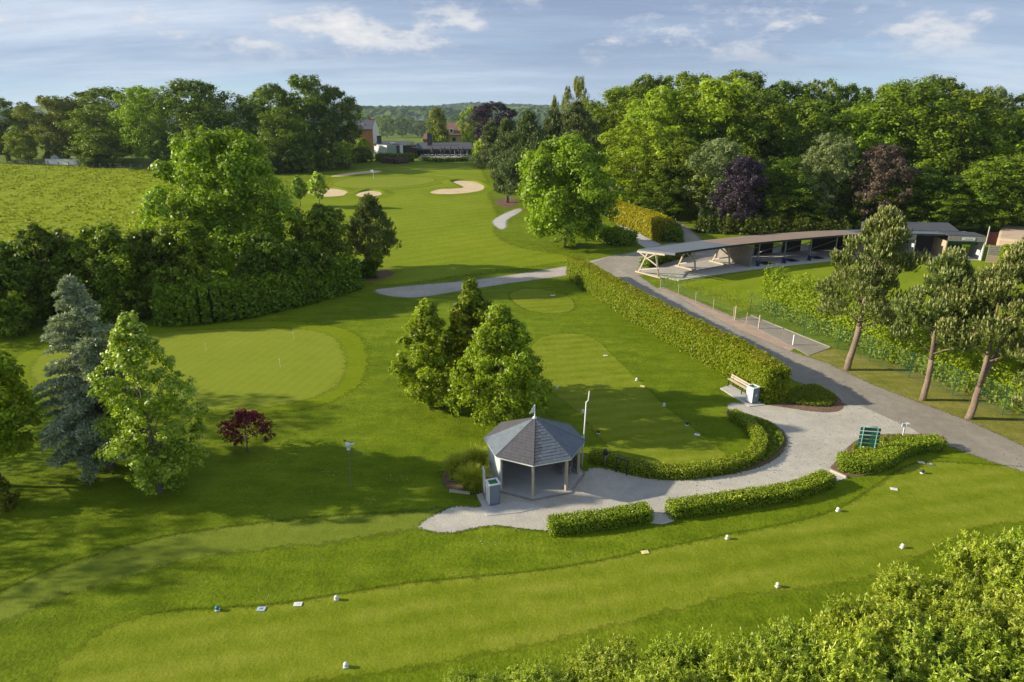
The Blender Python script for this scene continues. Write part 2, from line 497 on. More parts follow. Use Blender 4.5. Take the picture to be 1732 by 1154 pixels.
M['white'] = plain('white_paint', (0.74, 0.74, 0.71), 0.5, 0.4, vary=0.08)
M['offwhite'] = plain('weathered_white_board', (0.62, 0.61, 0.57), 0.7, 0.3, vary=0.15)
M['timber'] = plain('pale_timber', (0.50, 0.42, 0.30), 0.75, 0.3, vary=0.2, bmpd=0.004)
M['greytimber'] = plain('grey_timber', (0.30, 0.27, 0.235), 0.85, 0.2, vary=0.25, bmpd=0.004)
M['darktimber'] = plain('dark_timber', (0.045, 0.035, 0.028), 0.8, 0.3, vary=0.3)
M['steel'] = plain('grey_steel', (0.20, 0.205, 0.21), 0.5, 0.5, 0.3, vary=0.2)
M['black'] = plain('black_paint', (0.022, 0.023, 0.025), 0.5, 0.5, vary=0.2)
M['zinc'] = plain('zinc_roof', (0.155, 0.172, 0.19), 0.5, 0.5, 0.1, vary=0.15, scale=0.8)
M['felt'] = plain('brown_felt_roof', (0.25, 0.185, 0.14), 0.85, 0.2, vary=0.2, scale=0.9)
M['slate_pale'] = plain('pale_slate', (0.165, 0.192, 0.208), 0.55, 0.5, vary=0.22, scale=4)
M['slate_blue'] = plain('blue_slate', (0.118, 0.140, 0.160), 0.5, 0.5, vary=0.25, scale=4)
M['slate_brown'] = plain('brown_slate', (0.098, 0.094, 0.100), 0.7, 0.3, vary=0.25, scale=4)
M['hip'] = plain('lead_hip', (0.12, 0.125, 0.13), 0.5, 0.4, vary=0.1)
M['binblue'] = plain('slate_blue_panel', (0.17, 0.215, 0.26), 0.6, 0.4, vary=0.1)
M['bingreen'] = plain('green_bin_lid', (0.03, 0.16, 0.05), 0.5, 0.4, vary=0.2)
M['signgreen'] = plain('green_sign_board', (0.012, 0.145, 0.115), 0.5, 0.4, vary=0.12)
M['signframe'] = plain('mint_sign_frame', (0.22, 0.42, 0.36), 0.45, 0.5, vary=0.1)
M['fencegreen'] = plain('green_fence_steel', (0.025, 0.10, 0.055), 0.5, 0.4, vary=0.15)
M['blue'] = plain('blue_divider', (0.02, 0.045, 0.16), 0.5, 0.4, vary=0.2)
M['brick'] = plain('orange_brick', (0.46, 0.20, 0.10), 0.85, 0.2, vary=0.2, scale=2)
M['redtile'] = plain('red_roof_tile', (0.22, 0.125, 0.085), 0.85, 0.2, vary=0.25, scale=1.5)
M['greytile'] = plain('grey_roof_tile', (0.10, 0.10, 0.11), 0.75, 0.3, vary=0.2, scale=1.5)
M['clubroof'] = plain('charcoal_felt_roof', (0.075, 0.078, 0.085), 0.7, 0.3, vary=0.2, scale=1)
M['glass'] = plain('dark_glass', (0.02, 0.025, 0.03), 0.12, 0.6, vary=0.2)
M['paleglass'] = plain('pale_green_screen', (0.32, 0.42, 0.36), 0.4, 0.5, vary=0.1)
M['tan'] = plain('tan_sheet', (0.50, 0.38, 0.26), 0.9, 0.2, vary=0.15, scale=1)
M['maroonboard'] = plain('maroon_board', (0.14, 0.05, 0.045), 0.8, 0.2, vary=0.15)
M['netgreen'] = plain('green_netting', (0.03, 0.16, 0.075), 0.8, 0.2, vary=0.3)
M['yellow'] = plain('yellow_plate', (0.72, 0.66, 0.22), 0.6, 0.3, vary=0.05)
M['paleblue'] = plain('pale_blue_plate', (0.42, 0.50, 0.64), 0.6, 0.3, vary=0.05)
M['teal'] = plain('teal_ball', (0.02, 0.20, 0.28), 0.4, 0.5, vary=0.1)
M['cream'] = plain('cream_ball', (0.72, 0.62, 0.46), 0.4, 0.5, vary=0.1)
M['carblack'] = plain('black_car_paint', (0.02, 0.021, 0.024), 0.25, 0.6, vary=0.05)
M['carsilver'] = plain('silver_car_paint', (0.45, 0.46, 0.48), 0.3, 0.6, 0.4, vary=0.05)
M['carwhite'] = plain('white_car_paint', (0.72, 0.72, 0.72), 0.3, 0.5, vary=0.04)
M['farwood'] = surf('distant_wood', [(0.1, (0.0390, 0.0715, 0.0234)), (0.5, (0.0650, 0.1105, 0.0312)), (0.9, (0.1105, 0.1560, 0.0455))], [(0.012, 4, 1.0), (0.05, 3, 0.6)], 0.95, 0.05)

for k in ('gravel', 'sandypath', 'asphalt', 'concrete', 'mulch', 'earth'):
    nt = M[k].node_tree
    soft_rim(nt, nt.nodes['Principled BSDF'], 7.0, 2.2)

# ------------------------------------------------------------------ the ground
def ground_sheet():
    fx = np.arange(-160, 161, 2.0)
    gx = 160 * 1.18 ** np.arange(1, 22)
    xs = np.concatenate([-gx[::-1], fx, gx])
    fy = np.arange(-60, 281, 2.0)
    gy = 280 + np.cumsum(4 * 1.045 ** np.arange(1, 100))
    ys = np.concatenate([[-3000, -1000, -300, -120], fy, gy])
    X, Y = np.meshgrid(xs, ys)
    Z = terrain(X, Y)
    nx, ny = len(xs), len(ys)
    i = np.arange(nx * ny).reshape(ny, nx)
    f = np.stack([i[:-1, :-1], i[:-1, 1:], i[1:, 1:], i[1:, :-1]], -1).reshape(-1, 4)
    me = bpy.data.meshes.new('ground')
    me.from_pydata(np.stack([X, Y, Z], -1).reshape(-1, 3).tolist(), [], f.tolist())
    me.polygons.foreach_set('use_smooth', [True] * len(me.polygons))
    me.materials.append(M['rough'])
    o = bpy.data.objects.new('ground', me)
    COL.objects.link(o)
    tag(o, 'green rough grass of the golf course', 'ground', kind='structure')
ground_sheet()

def sheet(name, pts, mat, off, label, cat, thick=0.0, fade=0.0):
    """A flat or draped sheet over the terrain, cut on the terrain's own grid."""
    me = bpy.data.meshes.new(name)
    bm = bmesh.new()
    lay = bm.verts.layers.float.new('rim')
    if fade:
        n_ = len(pts)
        ar = sum(pts[i][0] * pts[(i + 1) % n_][1] - pts[(i + 1) % n_][0] * pts[i][1] for i in range(n_))
        sg = 1 if ar > 0 else -1
        ov, iv = [], []
        for i, p in enumerate(pts):
            a, b = pts[i - 1], pts[(i + 1) % n_]
            l_ = math.hypot(b[0] - a[0], b[1] - a[1]) or 1
            nx, ny = -sg * (b[1] - a[1]) / l_, sg * (b[0] - a[0]) / l_
            v = bm.verts.new((p[0] - nx * fade * 0.5, p[1] - ny * fade * 0.5, 0)); v[lay] = 1.0; ov.append(v)
            iv.append(bm.verts.new((p[0] + nx * fade * 0.5, p[1] + ny * fade * 0.5, 0)))
        bm.faces.new(iv)
        for i in range(n_):
            bm.faces.new((ov[i - 1], ov[i], iv[i], iv[i - 1]))
    else:
        bm.faces.new([bm.verts.new((p[0], p[1], 0)) for p in pts])
    xs = [p[0] for p in pts]; ys = [p[1] for p in pts]
    bmesh.ops.triangulate(bm, faces=bm.faces[:])
    if max(ys) > 108:
        for k in range(math.ceil(min(xs) / 2), math.floor(max(xs) / 2) + 1):
            bmesh.ops.bisect_plane(bm, geom=bm.verts[:] + bm.edges[:] + bm.faces[:], plane_co=(2 * k, 0, 0), plane_no=(1, 0, 0), dist=1e-5)
        for k in range(max(54, math.ceil(min(ys) / 2)), math.floor(max(ys) / 2) + 1):
            bmesh.ops.bisect_plane(bm, geom=bm.verts[:] + bm.edges[:] + bm.faces[:], plane_co=(0, 2 * k, 0), plane_no=(0, 1, 0), dist=1e-5)
    if bm.faces:
        bm.normal_update()
        for f in bm.faces:
            if f.normal.z < 0: f.normal_flip()
    for v in bm.verts:
        v.co.z = th(v.co.x, v.co.y) + off - 0.003 * v[lay]
    if thick:
        r = bmesh.ops.extrude_edge_only(bm, edges=[e for e in bm.edges if e.is_boundary])
        for v in r['geom']:
            if isinstance(v, bmesh.types.BMVert): v.co.z -= thick
    bm.to_mesh(me); bm.free()
    me.materials.append(mat)
    o = bpy.data.objects.new(name, me)
    COL.objects.link(o)
    return tag(o, label, cat, kind='structure')

Z2 = lambda pts: [(400 + x / 3.847, 150 + y / 3.847) for x, y in pts]
pasture_px = [(-500, 278), (-50, 276), (100, 280), (200, 283), (300, 287), (335, 300), (340, 400), (270, 415), (0, 430), (-500, 440)]
sheet('pasture', PX(pasture_px), M['pasture'], 0.010, 'tussocky bright pasture beyond the hedgerow', 'pasture', fade=1.5)

fair_out = spline(PX([(500, 345), (520, 322), (565, 300), (600, 287), (680, 281), (760, 277), (805, 281), (822, 300), (828, 330), (842, 362), (838, 392),
               (870, 415), (950, 430), (985, 437), (930, 447), (850, 458), (760, 470), (690, 480), (640, 482), (600, 470), (560, 440), (520, 400)]))
sheet('fairway', fair_out, M['fairway'], 0.010, 'striped mown fairway running up to the clubhouse', 'fairway', fade=3.0)
sheet('far_green_collar', spline(PX([(552, 312), (570, 302), (620, 298), (690, 297), (745, 299), (765, 305), (735, 313), (680, 320), (610, 322), (565, 319)])), M['collar'], 0.018,
      'mown collar round the flagged green among the bunkers', 'grass', fade=2.0)
sheet('far_green', spline(PX([(562, 311), (590, 302.5), (640, 300), (700, 300), (735, 303), (728, 309), (690, 315), (630, 318), (580, 317)])), M['green'], 0.026,
      'pale putting surface between the bunkers', 'green', fade=1.2)

green_out = [(434, 544), (486, 543), (546, 548), (592, 559), (616, 578), (622, 612), (613, 645), (592, 663), (555, 682), (500, 695), (420, 702), (330, 702), (220, 694),
             (110, 683), (40, 662), (18, 625), (45, 592), (130, 567), (250, 552), (350, 546)]
green_in = [(500, 556), (545, 562), (572, 577), (585, 606), (582, 634), (565, 656), (530, 673), (470, 687), (400, 693), (310, 693), (210, 686), (120, 674), (62, 650), (52, 622),
            (80, 596), (160, 577), (270, 563), (390, 556)]
sheet('green_collar', spline(PX(green_out)), M['collar'], 0.006, 'brighter mown collar round the practice green', 'grass', fade=1.1)
sheet('practice_green', spline(PX(green_in)), M['green'], 0.012, 'close-cut pale practice putting green', 'green', fade=1.0)

tee_right = [(905, 578), (928, 567), (960, 564), (995, 568), (1018, 582), (1036, 600), (1078, 640), (1122, 683), (1165, 718), (1205, 748), (1228, 770), (1228, 786), (1200, 794),
             (1150, 792), (1090, 785), (1050, 775), (1022, 750), (985, 706), (940, 668), (905, 640), (895, 605)]
tee_up = [(862, 503), (868, 493), (892, 488), (928, 491), (958, 500), (972, 514), (965, 526), (925, 530), (885, 522)]
sheet('tee_ground', spline(PX(tee_right)), M['tee'], 0.006, 'mown tee inside the curved box hedge', 'tee', fade=0.5)
sheet('upper_tee_ground', spline(PX(tee_up)), M['tee'], 0.006, 'small mown tee beside the cart path', 'tee', fade=0.6)
tee_front_top = [(88, 1160), (105, 1125), (135, 1097), (165, 1073), (205, 1053), (250, 1041), (300, 1033), (370, 1030), (440, 1025), (500, 1018), (560, 1008), (620, 998), (700, 986),
                 (800, 977), (900, 967), (1000, 952), (1100, 931), (1180, 915), (1230, 905), (1330, 886), (1416, 861), (1470, 830), (1510, 803), (1550, 785), (1610, 782), (1732, 791), (1950, 815)]
tee_front_bot = [(1950, 900), (1732, 885), (1650, 897), (1560, 940), (1480, 973), (1400, 990), (1310, 1001), (1230, 1011), (1130, 1035), (1030, 1060), (950, 1080), (850, 1100), (700, 1130), (560, 1150),
                 (400, 1168), (250, 1185), (120, 1190)]
tee_front = PX(tee_front_top + tee_front_bot)
sheet('long_tee_ground', spline(tee_front, 4), M['tee'], 0.006, 'long mown tee beyond the willow shrubs', 'tee', fade=0.7)
strip_top = [(-200, 1100), (-60, 1032), (0, 1002), (80, 966), (170, 937), (280, 908), (400, 890), (520, 877), (640, 869), (720, 864), (745, 860)]
strip_bot = [(735, 885), (640, 905), (560, 918), (480, 926), (400, 934), (300, 951), (200, 981), (100, 1012), (50, 1034), (0, 1055), (-60, 1085), (-200, 1160)]
sheet('mown_strip', spline(PX(strip_top + strip_bot), 4), M['strip'], 0.006, 'pale mown walking strip from the gravel path', 'grass', fade=0.9)

range_lawn = [(1125, 488), (1175, 475), (1300, 452), (1415, 437), (1540, 433), (1680, 441), (1800, 460), (1900, 560), (1732, 640), (1600, 590), (1500, 560), (1400, 535), (1300, 510), (1245, 530)]
sheet('range_lawn', PX(range_lawn), M['fairway'], 0.006, 'bright lawn of the driving range', 'lawn', fade=1.0)
verge = [(1340, 604), (1410, 588), (1500, 612), (1600, 640), (1732, 690), (1900, 745), (1900, 825), (1732, 756), (1640, 714), (1560, 684), (1480, 654), (1400, 617)]
sheet('verge', PX(verge), M['verge'], 0.006, 'dry patchy verge under the pines', 'verge', fade=1.2)
sheet('bark_strip', PX([(1098, 490), (1122, 486), (1185, 512), (1262, 545), (1345, 588), (1333, 596), (1245, 560), (1165, 523)]), M['earth'], 0.010, 'pinkish gravel strip between the road and the wire fence', 'path', fade=0.4)

road = PX([(985, 449), (1060, 497), (1150, 546), (1250, 597), (1335, 641), (1385, 661), (1424, 682), (1500, 712), (1600, 753), (1680, 782), (1760, 807), (1950, 870), (1950, 830), (1732, 755), (1640, 713), (1560, 683),
           (1480, 653), (1400, 615), (1365, 604), (1330, 592), (1245, 556), (1180, 522), (1150, 503), (1110, 487), (1096, 477), (1080, 466), (1130, 462), (1255, 456), (1255, 440), (1225, 424), (1180, 403), (1150, 408), (1108, 417),
           (1085, 424), (1040, 433)])
sheet('road', road, M['asphalt'], 0.014, 'worn grey road beside the long clipped hedge', 'road', fade=0.45)
cart_t = [(634, 491), (660, 487), (700, 483), (800, 474), (900, 460), (960, 450), (1010, 439), (1050, 431)]
cart_b = [(1050, 452), (1000, 460), (960, 466), (900, 474), (850, 481), (780, 492), (710, 503), (670, 502), (645, 498)]
sheet('cart_path', spline(PX(cart_t + cart_b), 4), M['sandypath'], 0.010, 'worn cart path crossing the fairway', 'path', fade=0.7)
sheet('footpath', spline(PX([(1024, 361), (1036, 361), (1062, 380), (1090, 400), (1122, 417), (1094, 421), (1064, 398), (1042, 378)]), 3), M['concrete'], 0.012, 'narrow pale footpath beside the yellow hedge', 'path', fade=0.4)
sheet('forest_road', PX([(1022, 312), (1040, 311), (1082, 333), (1135, 366), (1165, 386), (1186, 405), (1150, 409), (1135, 390), (1105, 368), (1050, 335)]), M['asphalt'], 0.012, 'shaded road leading into the wood', 'road', fade=1.0)
sheet('spur_path', spline(PX([(833, 375), (850, 363), (876, 353), (882, 357), (858, 372), (856, 384), (846, 388)]), 4), M['concrete'], 0.016, 'pale worn spur of path under the pines', 'path', fade=0.8)

gravel_px = [(709, 890), (728, 876), (748, 866), (768, 858), (792, 858), (812, 858), (824, 844), (850, 825), (900, 810), (985, 800), (1000, 792), (1030, 795), (1060, 803), (1100, 811), (1150, 813), (1210, 807), (1260, 798),
             (1300, 784), (1322, 768), (1331, 748), (1325, 730), (1300, 713), (1270, 703), (1245, 698), (1231, 689), (1240, 682), (1275, 685), (1320, 687), (1370, 694), (1402, 698), (1422, 688), (1452, 686), (1512, 712), (1552, 730),
             (1546, 738), (1490, 738), (1458, 744), (1436, 762), (1414, 788), (1412, 806), (1385, 816), (1350, 832), (1260, 848), (1180, 858), (1130, 866), (1112, 870), (1090, 872), (1020, 880), (940, 893), (925, 898), (880, 894),
             (840, 889), (800, 894), (765, 901), (730, 899)]
sheet('gravel_path', spline(PX(gravel_px), 3), M['gravel'], 0.020, 'pale grey gravel path sweeping round the tee', 'path', fade=0.28)

for nm, pts, lab in (('gazebo_bed', [(748, 817), (750, 800), (772, 788), (815, 790), (826, 832), (790, 834), (762, 829)], 'bark bed under the ornamental grasses'),
                     ('curved_bed', [(1222, 697), (1250, 700), (1280, 705), (1310, 718), (1328, 738), (1328, 752), (1315, 772), (1288, 788), (1240, 800), (1245, 792), (1280, 775), (1288, 750), (1275, 728), (1250, 712)], 'bark bed between box hedge and gravel path'),
                     ('island_bed', [(1300, 683), (1330, 664), (1365, 652), (1400, 660), (1420, 675), (1427, 688), (1415, 697), (1380, 697), (1330, 690)], 'bark island bed at the end of the long hedge'),
                     ('corner_bed', [(1406, 796), (1416, 778), (1440, 752), (1462, 740), (1495, 735), (1540, 735), (1590, 737), (1600, 748), (1580, 762), (1530, 770), (1510, 790), (1480, 802), (1440, 806)], 'bark bed under the winding box hedge'),
                     ('sapling_bed', [(612, 470), (630, 460), (655, 457), (667, 463), (655, 470), (630, 476)], 'round bark bed under a sapling'),
                     ('pine_bed', [(836, 343), (850, 336), (872, 336), (872, 347), (858, 352)], 'dark earth bed under the pines by the fairway')):
    sheet(nm, spline(PX(pts), 4), M['mulch'], 0.026, lab, 'bed', fade=0.14)

sheet('gap_path', PX([(1098, 868), (1132, 864), (1140, 882), (1122, 888), (1100, 886)]), M['gravel'], 0.026, 'small gravel gap between the two straight box hedges', 'path', fade=0.12)
sheet('gap_path', PX([(1398, 806), (1410, 796), (1434, 809), (1408, 817)]), M['concrete'], 0.030, 'pale paved gap below the green sign', 'path', fade=0.10)

# bunkers: sand with a raised turf lip
def bunker(pts, label, lip=0.35):
    c = spline(pts, 6)
    sheet('bunker', c, M['sand'], 0.035, label, 'bunker')
    n = len(c)
    mb = MB()
    prof = [(-0.25, 0.02), (0.05, 0.16), (0.35, 0.28), (0.9, 0.26), (1.6, 0.12), (2.6, 0.0)]
    area = sum(c[i][0] * c[(i + 1) % n][1] - c[(i + 1) % n][0] * c[i][1] for i in range(n))
    sg = 1 if area > 0 else -1
    cyy = sum(p[1] for p in c) / n
    span = max(abs(p[1] - cyy) for p in c)
    for i in range(n):
        a, b = c[i - 1], c[(i + 1) % n]
        tx, ty = b[0] - a[0], b[1] - a[1]
        l = math.hypot(tx, ty) or 1
        nx, ny = sg * ty / l, -sg * tx / l
        k = 0.06 + 0.94 * max(0, (c[i][1] - cyy) / span)
        for r, z in prof:
            x, y = c[i][0] + nx * r, c[i][1] + ny * r
            mb.v.append((x, y, th(x, y) + 0.03 + z * lip / 0.28 * k * 1.3))
    m = len(prof)
    for i in range(n):
        j = (i + 1) % n
        for k in range(m - 1):
            q = (i * m + k, j * m + k, j * m + k + 1, i * m + k + 1)
            mb.f.append(q if sg < 0 else q[::-1])
    o = mb.build('bunker_lip', M['collar'], None, True)
    tag(o, 'raised turf lip around the ' + label.split(' ', 1)[1], 'bunker lip', kind='structure')
bunker(PX([(518, 325), (540, 319.5), (565, 319.5), (588, 324), (585, 330), (560, 333), (535, 332)]), 'the sand bunker behind the two saplings')
bunker(PX(Z2([(768, 690), (820, 672), (880, 665), (940, 675), (948, 690), (900, 702), (830, 706), (790, 702)])), 'the small oval sand bunker short of the green')
bunker(PX(Z2([(1255, 675), (1320, 655), (1400, 652), (1470, 645), (1445, 628), (1400, 608), (1460, 600), (1550, 607), (1605, 627), (1618, 645), (1590, 665), (1500, 680), (1400, 688), (1300, 687)])), 'the large kidney shaped sand bunker by the pines')
bunker(PX(Z2([(612, 572), (690, 555), (800, 541), (900, 533), (950, 540), (900, 549), (790, 558), (690, 571)])), 'the long thin sand bunker behind the green', 0.2)

# distant wooded hills
def hills():
    for k, (y0, y1, top, seed, lab) in enumerate(((1500, 1750, 23, 3, 'wooded ridge in the valley behind the clubhouse'), (2700, 3100, 44, 8, 'hazy blue wooded hill on the horizon'))):
        r = np.random.default_rng(seed)
        xs = np.linspace(-2600 - 400 * k, 2600 + 400 * k, 700)
        ys = np.linspace(y0, y1, 24)
        X, Y = np.meshgrid(xs, ys)
        t = (Y - y0) / (y1 - y0)
        base = terrain(X, Y)
        prof = np.sin(np.clip(t, 0, 1) * np.pi * 0.62) / math.sin(math.pi * 0.5)
        ridge = top + 6 * np.sin(xs / 230 + seed) + 4 * np.sin(xs / 90 + 2 * seed) + 2 * np.sin(xs / 41)
        Zz = base - 3 + (ridge[None, :] - base + 3) * np.clip(prof, 0, 1)
        Zz += r.normal(0, 2.6, X.shape) * (t > 0.05)
        X = X + r.normal(0, 3.5, X.shape)
        nx, ny = len(xs), len(ys)
        i = np.arange(nx * ny).reshape(ny, nx)
        f = np.stack([i[:-1, :-1], i[:-1, 1:], i[1:, 1:], i[1:, :-1]], -1).reshape(-1, 4)
        me = bpy.data.meshes.new('hills')
        me.from_pydata(np.stack([X, Y, Zz], -1).reshape(-1, 3).tolist(), [], f.tolist())
        me.materials.append(M['farwood'])
        o = bpy.data.objects.new('hills', me)
        COL.objects.link(o)
        tag(o, lab, 'hills', kind='structure')
hills()

# ------------------------------------------------------------------ foliage
def unit(a):
    return a / np.maximum(np.linalg.norm(a, axis=-1, keepdims=True), 1e-9)

def quad_mesh(name, V, tint, mat):
    n = len(V) // 4
    me = bpy.data.meshes.new(name)
    me.vertices.add(n * 4)
    me.vertices.foreach_set('co', V.astype(np.float32).ravel())
    me.loops.add(n * 4)
    me.loops.foreach_set('vertex_index', np.arange(n * 4, dtype=np.int32))
    me.polygons.add(n)
    me.polygons.foreach_set('loop_start', np.arange(0, n * 4, 4, dtype=np.int32))
    me.update(calc_edges=True)
    a = me.attributes.new('tint', 'FLOAT', 'FACE')
    a.data.foreach_set('value', np.clip(tint, 0, 1).astype(np.float32))
    me.materials.append(mat)
    return me

def leaf_quads(r, P, Nn, S, asp=0.6, axis=None):
    """Rhombic leaves at P facing Nn with half-length S."""
    if axis is None:
        axis = r.normal(size=P.shape)
    t = unit(axis - (axis * Nn).sum(-1, keepdims=True) * Nn)
    b = np.cross(Nn, t)
    S = np.asarray(S).reshape(-1, 1)
    V = np.stack([P - t * S, P + b * S * asp + Nn * S * 0.18, P + t * S, P - b * S * asp + Nn * S * 0.18], 1)
    return V.reshape(-1, 3)

def rdirs(r, n):
    return unit(r.normal(size=(n, 3)))

PROF = {
    'round': lambda t: np.sqrt(np.clip(1 - (2 * t - 0.9) ** 2 / 1.21, 0, 1)),
    'oval': lambda t: np.sin(np.pi * np.clip(t, 0, 1) ** 0.75) ** 0.7,
    'cone': lambda t: (1 - t) ** 0.8 * np.minimum(1, 0.55 + 3 * t),
    'egg': lambda t: np.sin(np.pi * np.clip(0.07 + 0.93 * t, 0, 1) ** 0.6) ** 0.75,
    'vase': lambda t: 0.35 + 0.65 * np.sin(np.pi * np.clip(t, 0, 1) ** 1.25 * 0.9),
    'broad': lambda t: np.clip(1 - np.abs(2 * t - 1.02) ** 2.8, 0, 1) ** 0.5,
    'ovate': lambda t: np.sin(np.pi * np.clip(0.05 + 0.95 * t, 0, 1) ** 0.68) ** 0.85,
    'dome': lambda t: np.sqrt(np.clip(1 - t ** 2.2, 0, 1)),
}

def broadleaf(seed, H, R, zb, prof, nl, lr, K, Mn, ls, mat, asp=0.62, young=0.12, flat=0.85, fill=0.12, tmix=0.0):
    """Crown of lobes > clumps > leaves plus trunk with limbs. Returns (trunk mesh, crown mesh)."""
    r = np.random.default_rng(seed)
    u = (np.arange(nl) + r.random(nl)) / nl
    z = zb + (H - zb) * (0.04 + 0.93 * u)
    env = R * PROF[prof](u)
    ang = np.arange(nl) * 2.39996 + r.normal(0, 0.35, nl)
    lrad = lr * r.uniform(0.65, 1.3, nl) * np.clip(0.55 + 0.6 * env / R, 0.4, 1.1)
    rr = np.maximum(env - lrad * 0.75, 0) * np.where(r.random(nl) < 0.25, r.uniform(0.1, 0.6, nl), r.uniform(0.68, 1.2, nl))
    C = np.stack([rr * np.cos(ang), rr * np.sin(ang), np.minimum(z, H - lrad * 0.7)], -1)
    C[:, 2] = np.maximum(C[:, 2], zb + lrad * 0.5)
    out = unit(np.stack([np.cos(ang), np.sin(ang), 0.5 + 0 * ang], -1))
    d = unit(rdirs(r, nl * K).reshape(nl, K, 3) + 0.45 * out[:, None, :])
    sc = C[:, None, :] + d * lrad[:, None, None] * r.uniform(0.6, 1.12, (nl, K, 1)) * np.array([1, 1, flat])
    sr = lrad[:, None] * r.uniform(0.25, 0.55, (nl, K))
    d2 = unit(rdirs(r, nl * K * Mn).reshape(nl, K, Mn, 3) + 0.55 * d[:, :, None, :] + np.array([0, 0, 0.2]))
    P = sc[:, :, None, :] + d2 * sr[:, :, None, None] * r.uniform(0.3, 1.35, (nl, K, Mn, 1)) * np.array([1, 1, flat])
    P = P + r.normal(0, 0.55 * ls, P.shape)
    Nn = unit(d2 + 0.5 * rdirs(r, nl * K * Mn).reshape(nl, K, Mn, 3) + np.array([0, 0, 0.2]))
    tint = 0.42 + 0.14 * r.normal(size=(nl, 1, 1)) + 0.12 * r.normal(size=(nl, K, 1)) + 0.20 * r.normal(size=(nl, K, Mn))
    tint = tint + np.where(r.random((nl, K, Mn)) < young, 0.35, 0)
    S = ls * r.uniform(0.6, 1.35, nl * K * Mn)
    P, Nn, tint = P.reshape(-1, 3), Nn.reshape(-1, 3), tint.ravel()
    keep = P[:, 2] > 0.06
    P, Nn, tint, S = P[keep], Nn[keep], tint[keep], S[keep]
    me = quad_mesh('crown', leaf_quads(r, P, Nn, S, asp), tint, mat)
    mb = MB()
    tr = max(0.03, 0.013 * H + 0.008 * R)
    top = zb + (H - zb) * 0.72
    wob = [(0.02 * R * math.sin(3 * k + seed), 0.02 * R * math.cos(2 * k + seed), top * k / 6) for k in range(7)]
    wob[0] = (0, 0, -0.15)
    mb.tube(wob, [tr * 1.35, tr, tr * 0.85, tr * 0.7, tr * 0.52, tr * 0.34, tr * 0.15], 9)
    for i in r.permutation(nl)[:min(nl, 16)]:
        c = C[i]
        z0 = max(zb * 0.75, min(c[2] * 0.62, top * 0.9))
        k = z0 / top
        mid = (c[0] * 0.5, c[1] * 0.5, z0 + (c[2] - z0) * 0.45)
        rb = tr * (1.0 - 0.75 * k) * 0.5
        mb.tube([(0, 0, z0), mid, tuple(c)], [rb, rb * 0.65, rb * 0.2], 6, False)
    tm = bpy.data.meshes.new('trunk')
    tm.from_pydata(mb.v, [], mb.f)
    tm.polygons.foreach_set('use_smooth', [True] * len(tm.polygons))
    tm.materials.append(M['bark'])
    return tm, me

def put_tree(name, label, loc, meshes, scale=(1, 1, 1), rz=0.0, mat=None, group=None, cat='tree', parts=('trunk', 'crown')):
    o = thing(name, label, cat, loc, group)
    o.scale = scale
    o.rotation_euler = (0, 0, rz)
    for nm, me in zip(parts, meshes):
        c = bpy.data.objects.new(nm, me)
        COL.objects.link(c)
        c.parent = o
        if mat is not None and nm in ('crown', 'foliage'):
            c.material_slots[0].link = 'OBJECT'
            c.material_slots[0].material = mat
    return o

def tree_px(name, label, px, py, top, halfw, meshes, H0, R0, mat=None, group=None, rz=None, cat='tree', ysc=None):
    X, Y = G(px, py)
    z0 = th(X, Y)
    Hh = Zat(Y, top) - z0
    R = halfw * depth_of(Y, z0 + Hh * 0.5) / CAM_F
    rz = rz if rz is not None else (px * 0.37 + py * 0.11) % 6.28
    return put_tree(name, label, (X, Y, z0), meshes, (R / R0, (ysc or R) / R0, Hh / H0), rz, mat, group, cat)

# crowns shared by the woods (nominal 24 m high, 8 m radius)
WOOD = [broadleaf(101, 24, 8, 2.0, 'broad', 52, 2.4, 12, 44, 0.255, M['leaf_mid']),
        broadleaf(102, 24, 8, 2.5, 'broad', 52, 2.3, 12, 42, 0.255, M['leaf_mid']),
        broadleaf(103, 24, 8, 1.5, 'round', 50, 2.4, 12, 42, 0.255, M['leaf_mid']),
        broadleaf(104, 24, 8, 1.0, 'vase', 48, 2.2, 13, 40, 0.245, M['leaf_mid']),
        broadleaf(105, 24, 8, 1.5, 'broad', 68, 1.9, 10, 40, 0.245, M['leaf_mid'])]
FAR = [broadleaf(111, 20, 7, 2.0, 'round', 36, 2.4, 9, 24, 0.38, M['leaf_mid']),
       broadleaf(112, 20, 7, 1.5, 'oval', 34, 2.2, 9, 24, 0.38, M['leaf_mid'])]
SHRUB = [broadleaf(121, 3, 2, 0.15, 'dome', 26, 0.75, 9, 26, 0.13, M['leaf_mid']),
         broadleaf(122, 3, 2, 0.1, 'round', 26, 0.7, 9, 26, 0.13, M['leaf_mid'])]
GW = 'trees of the wood behind the driving range'
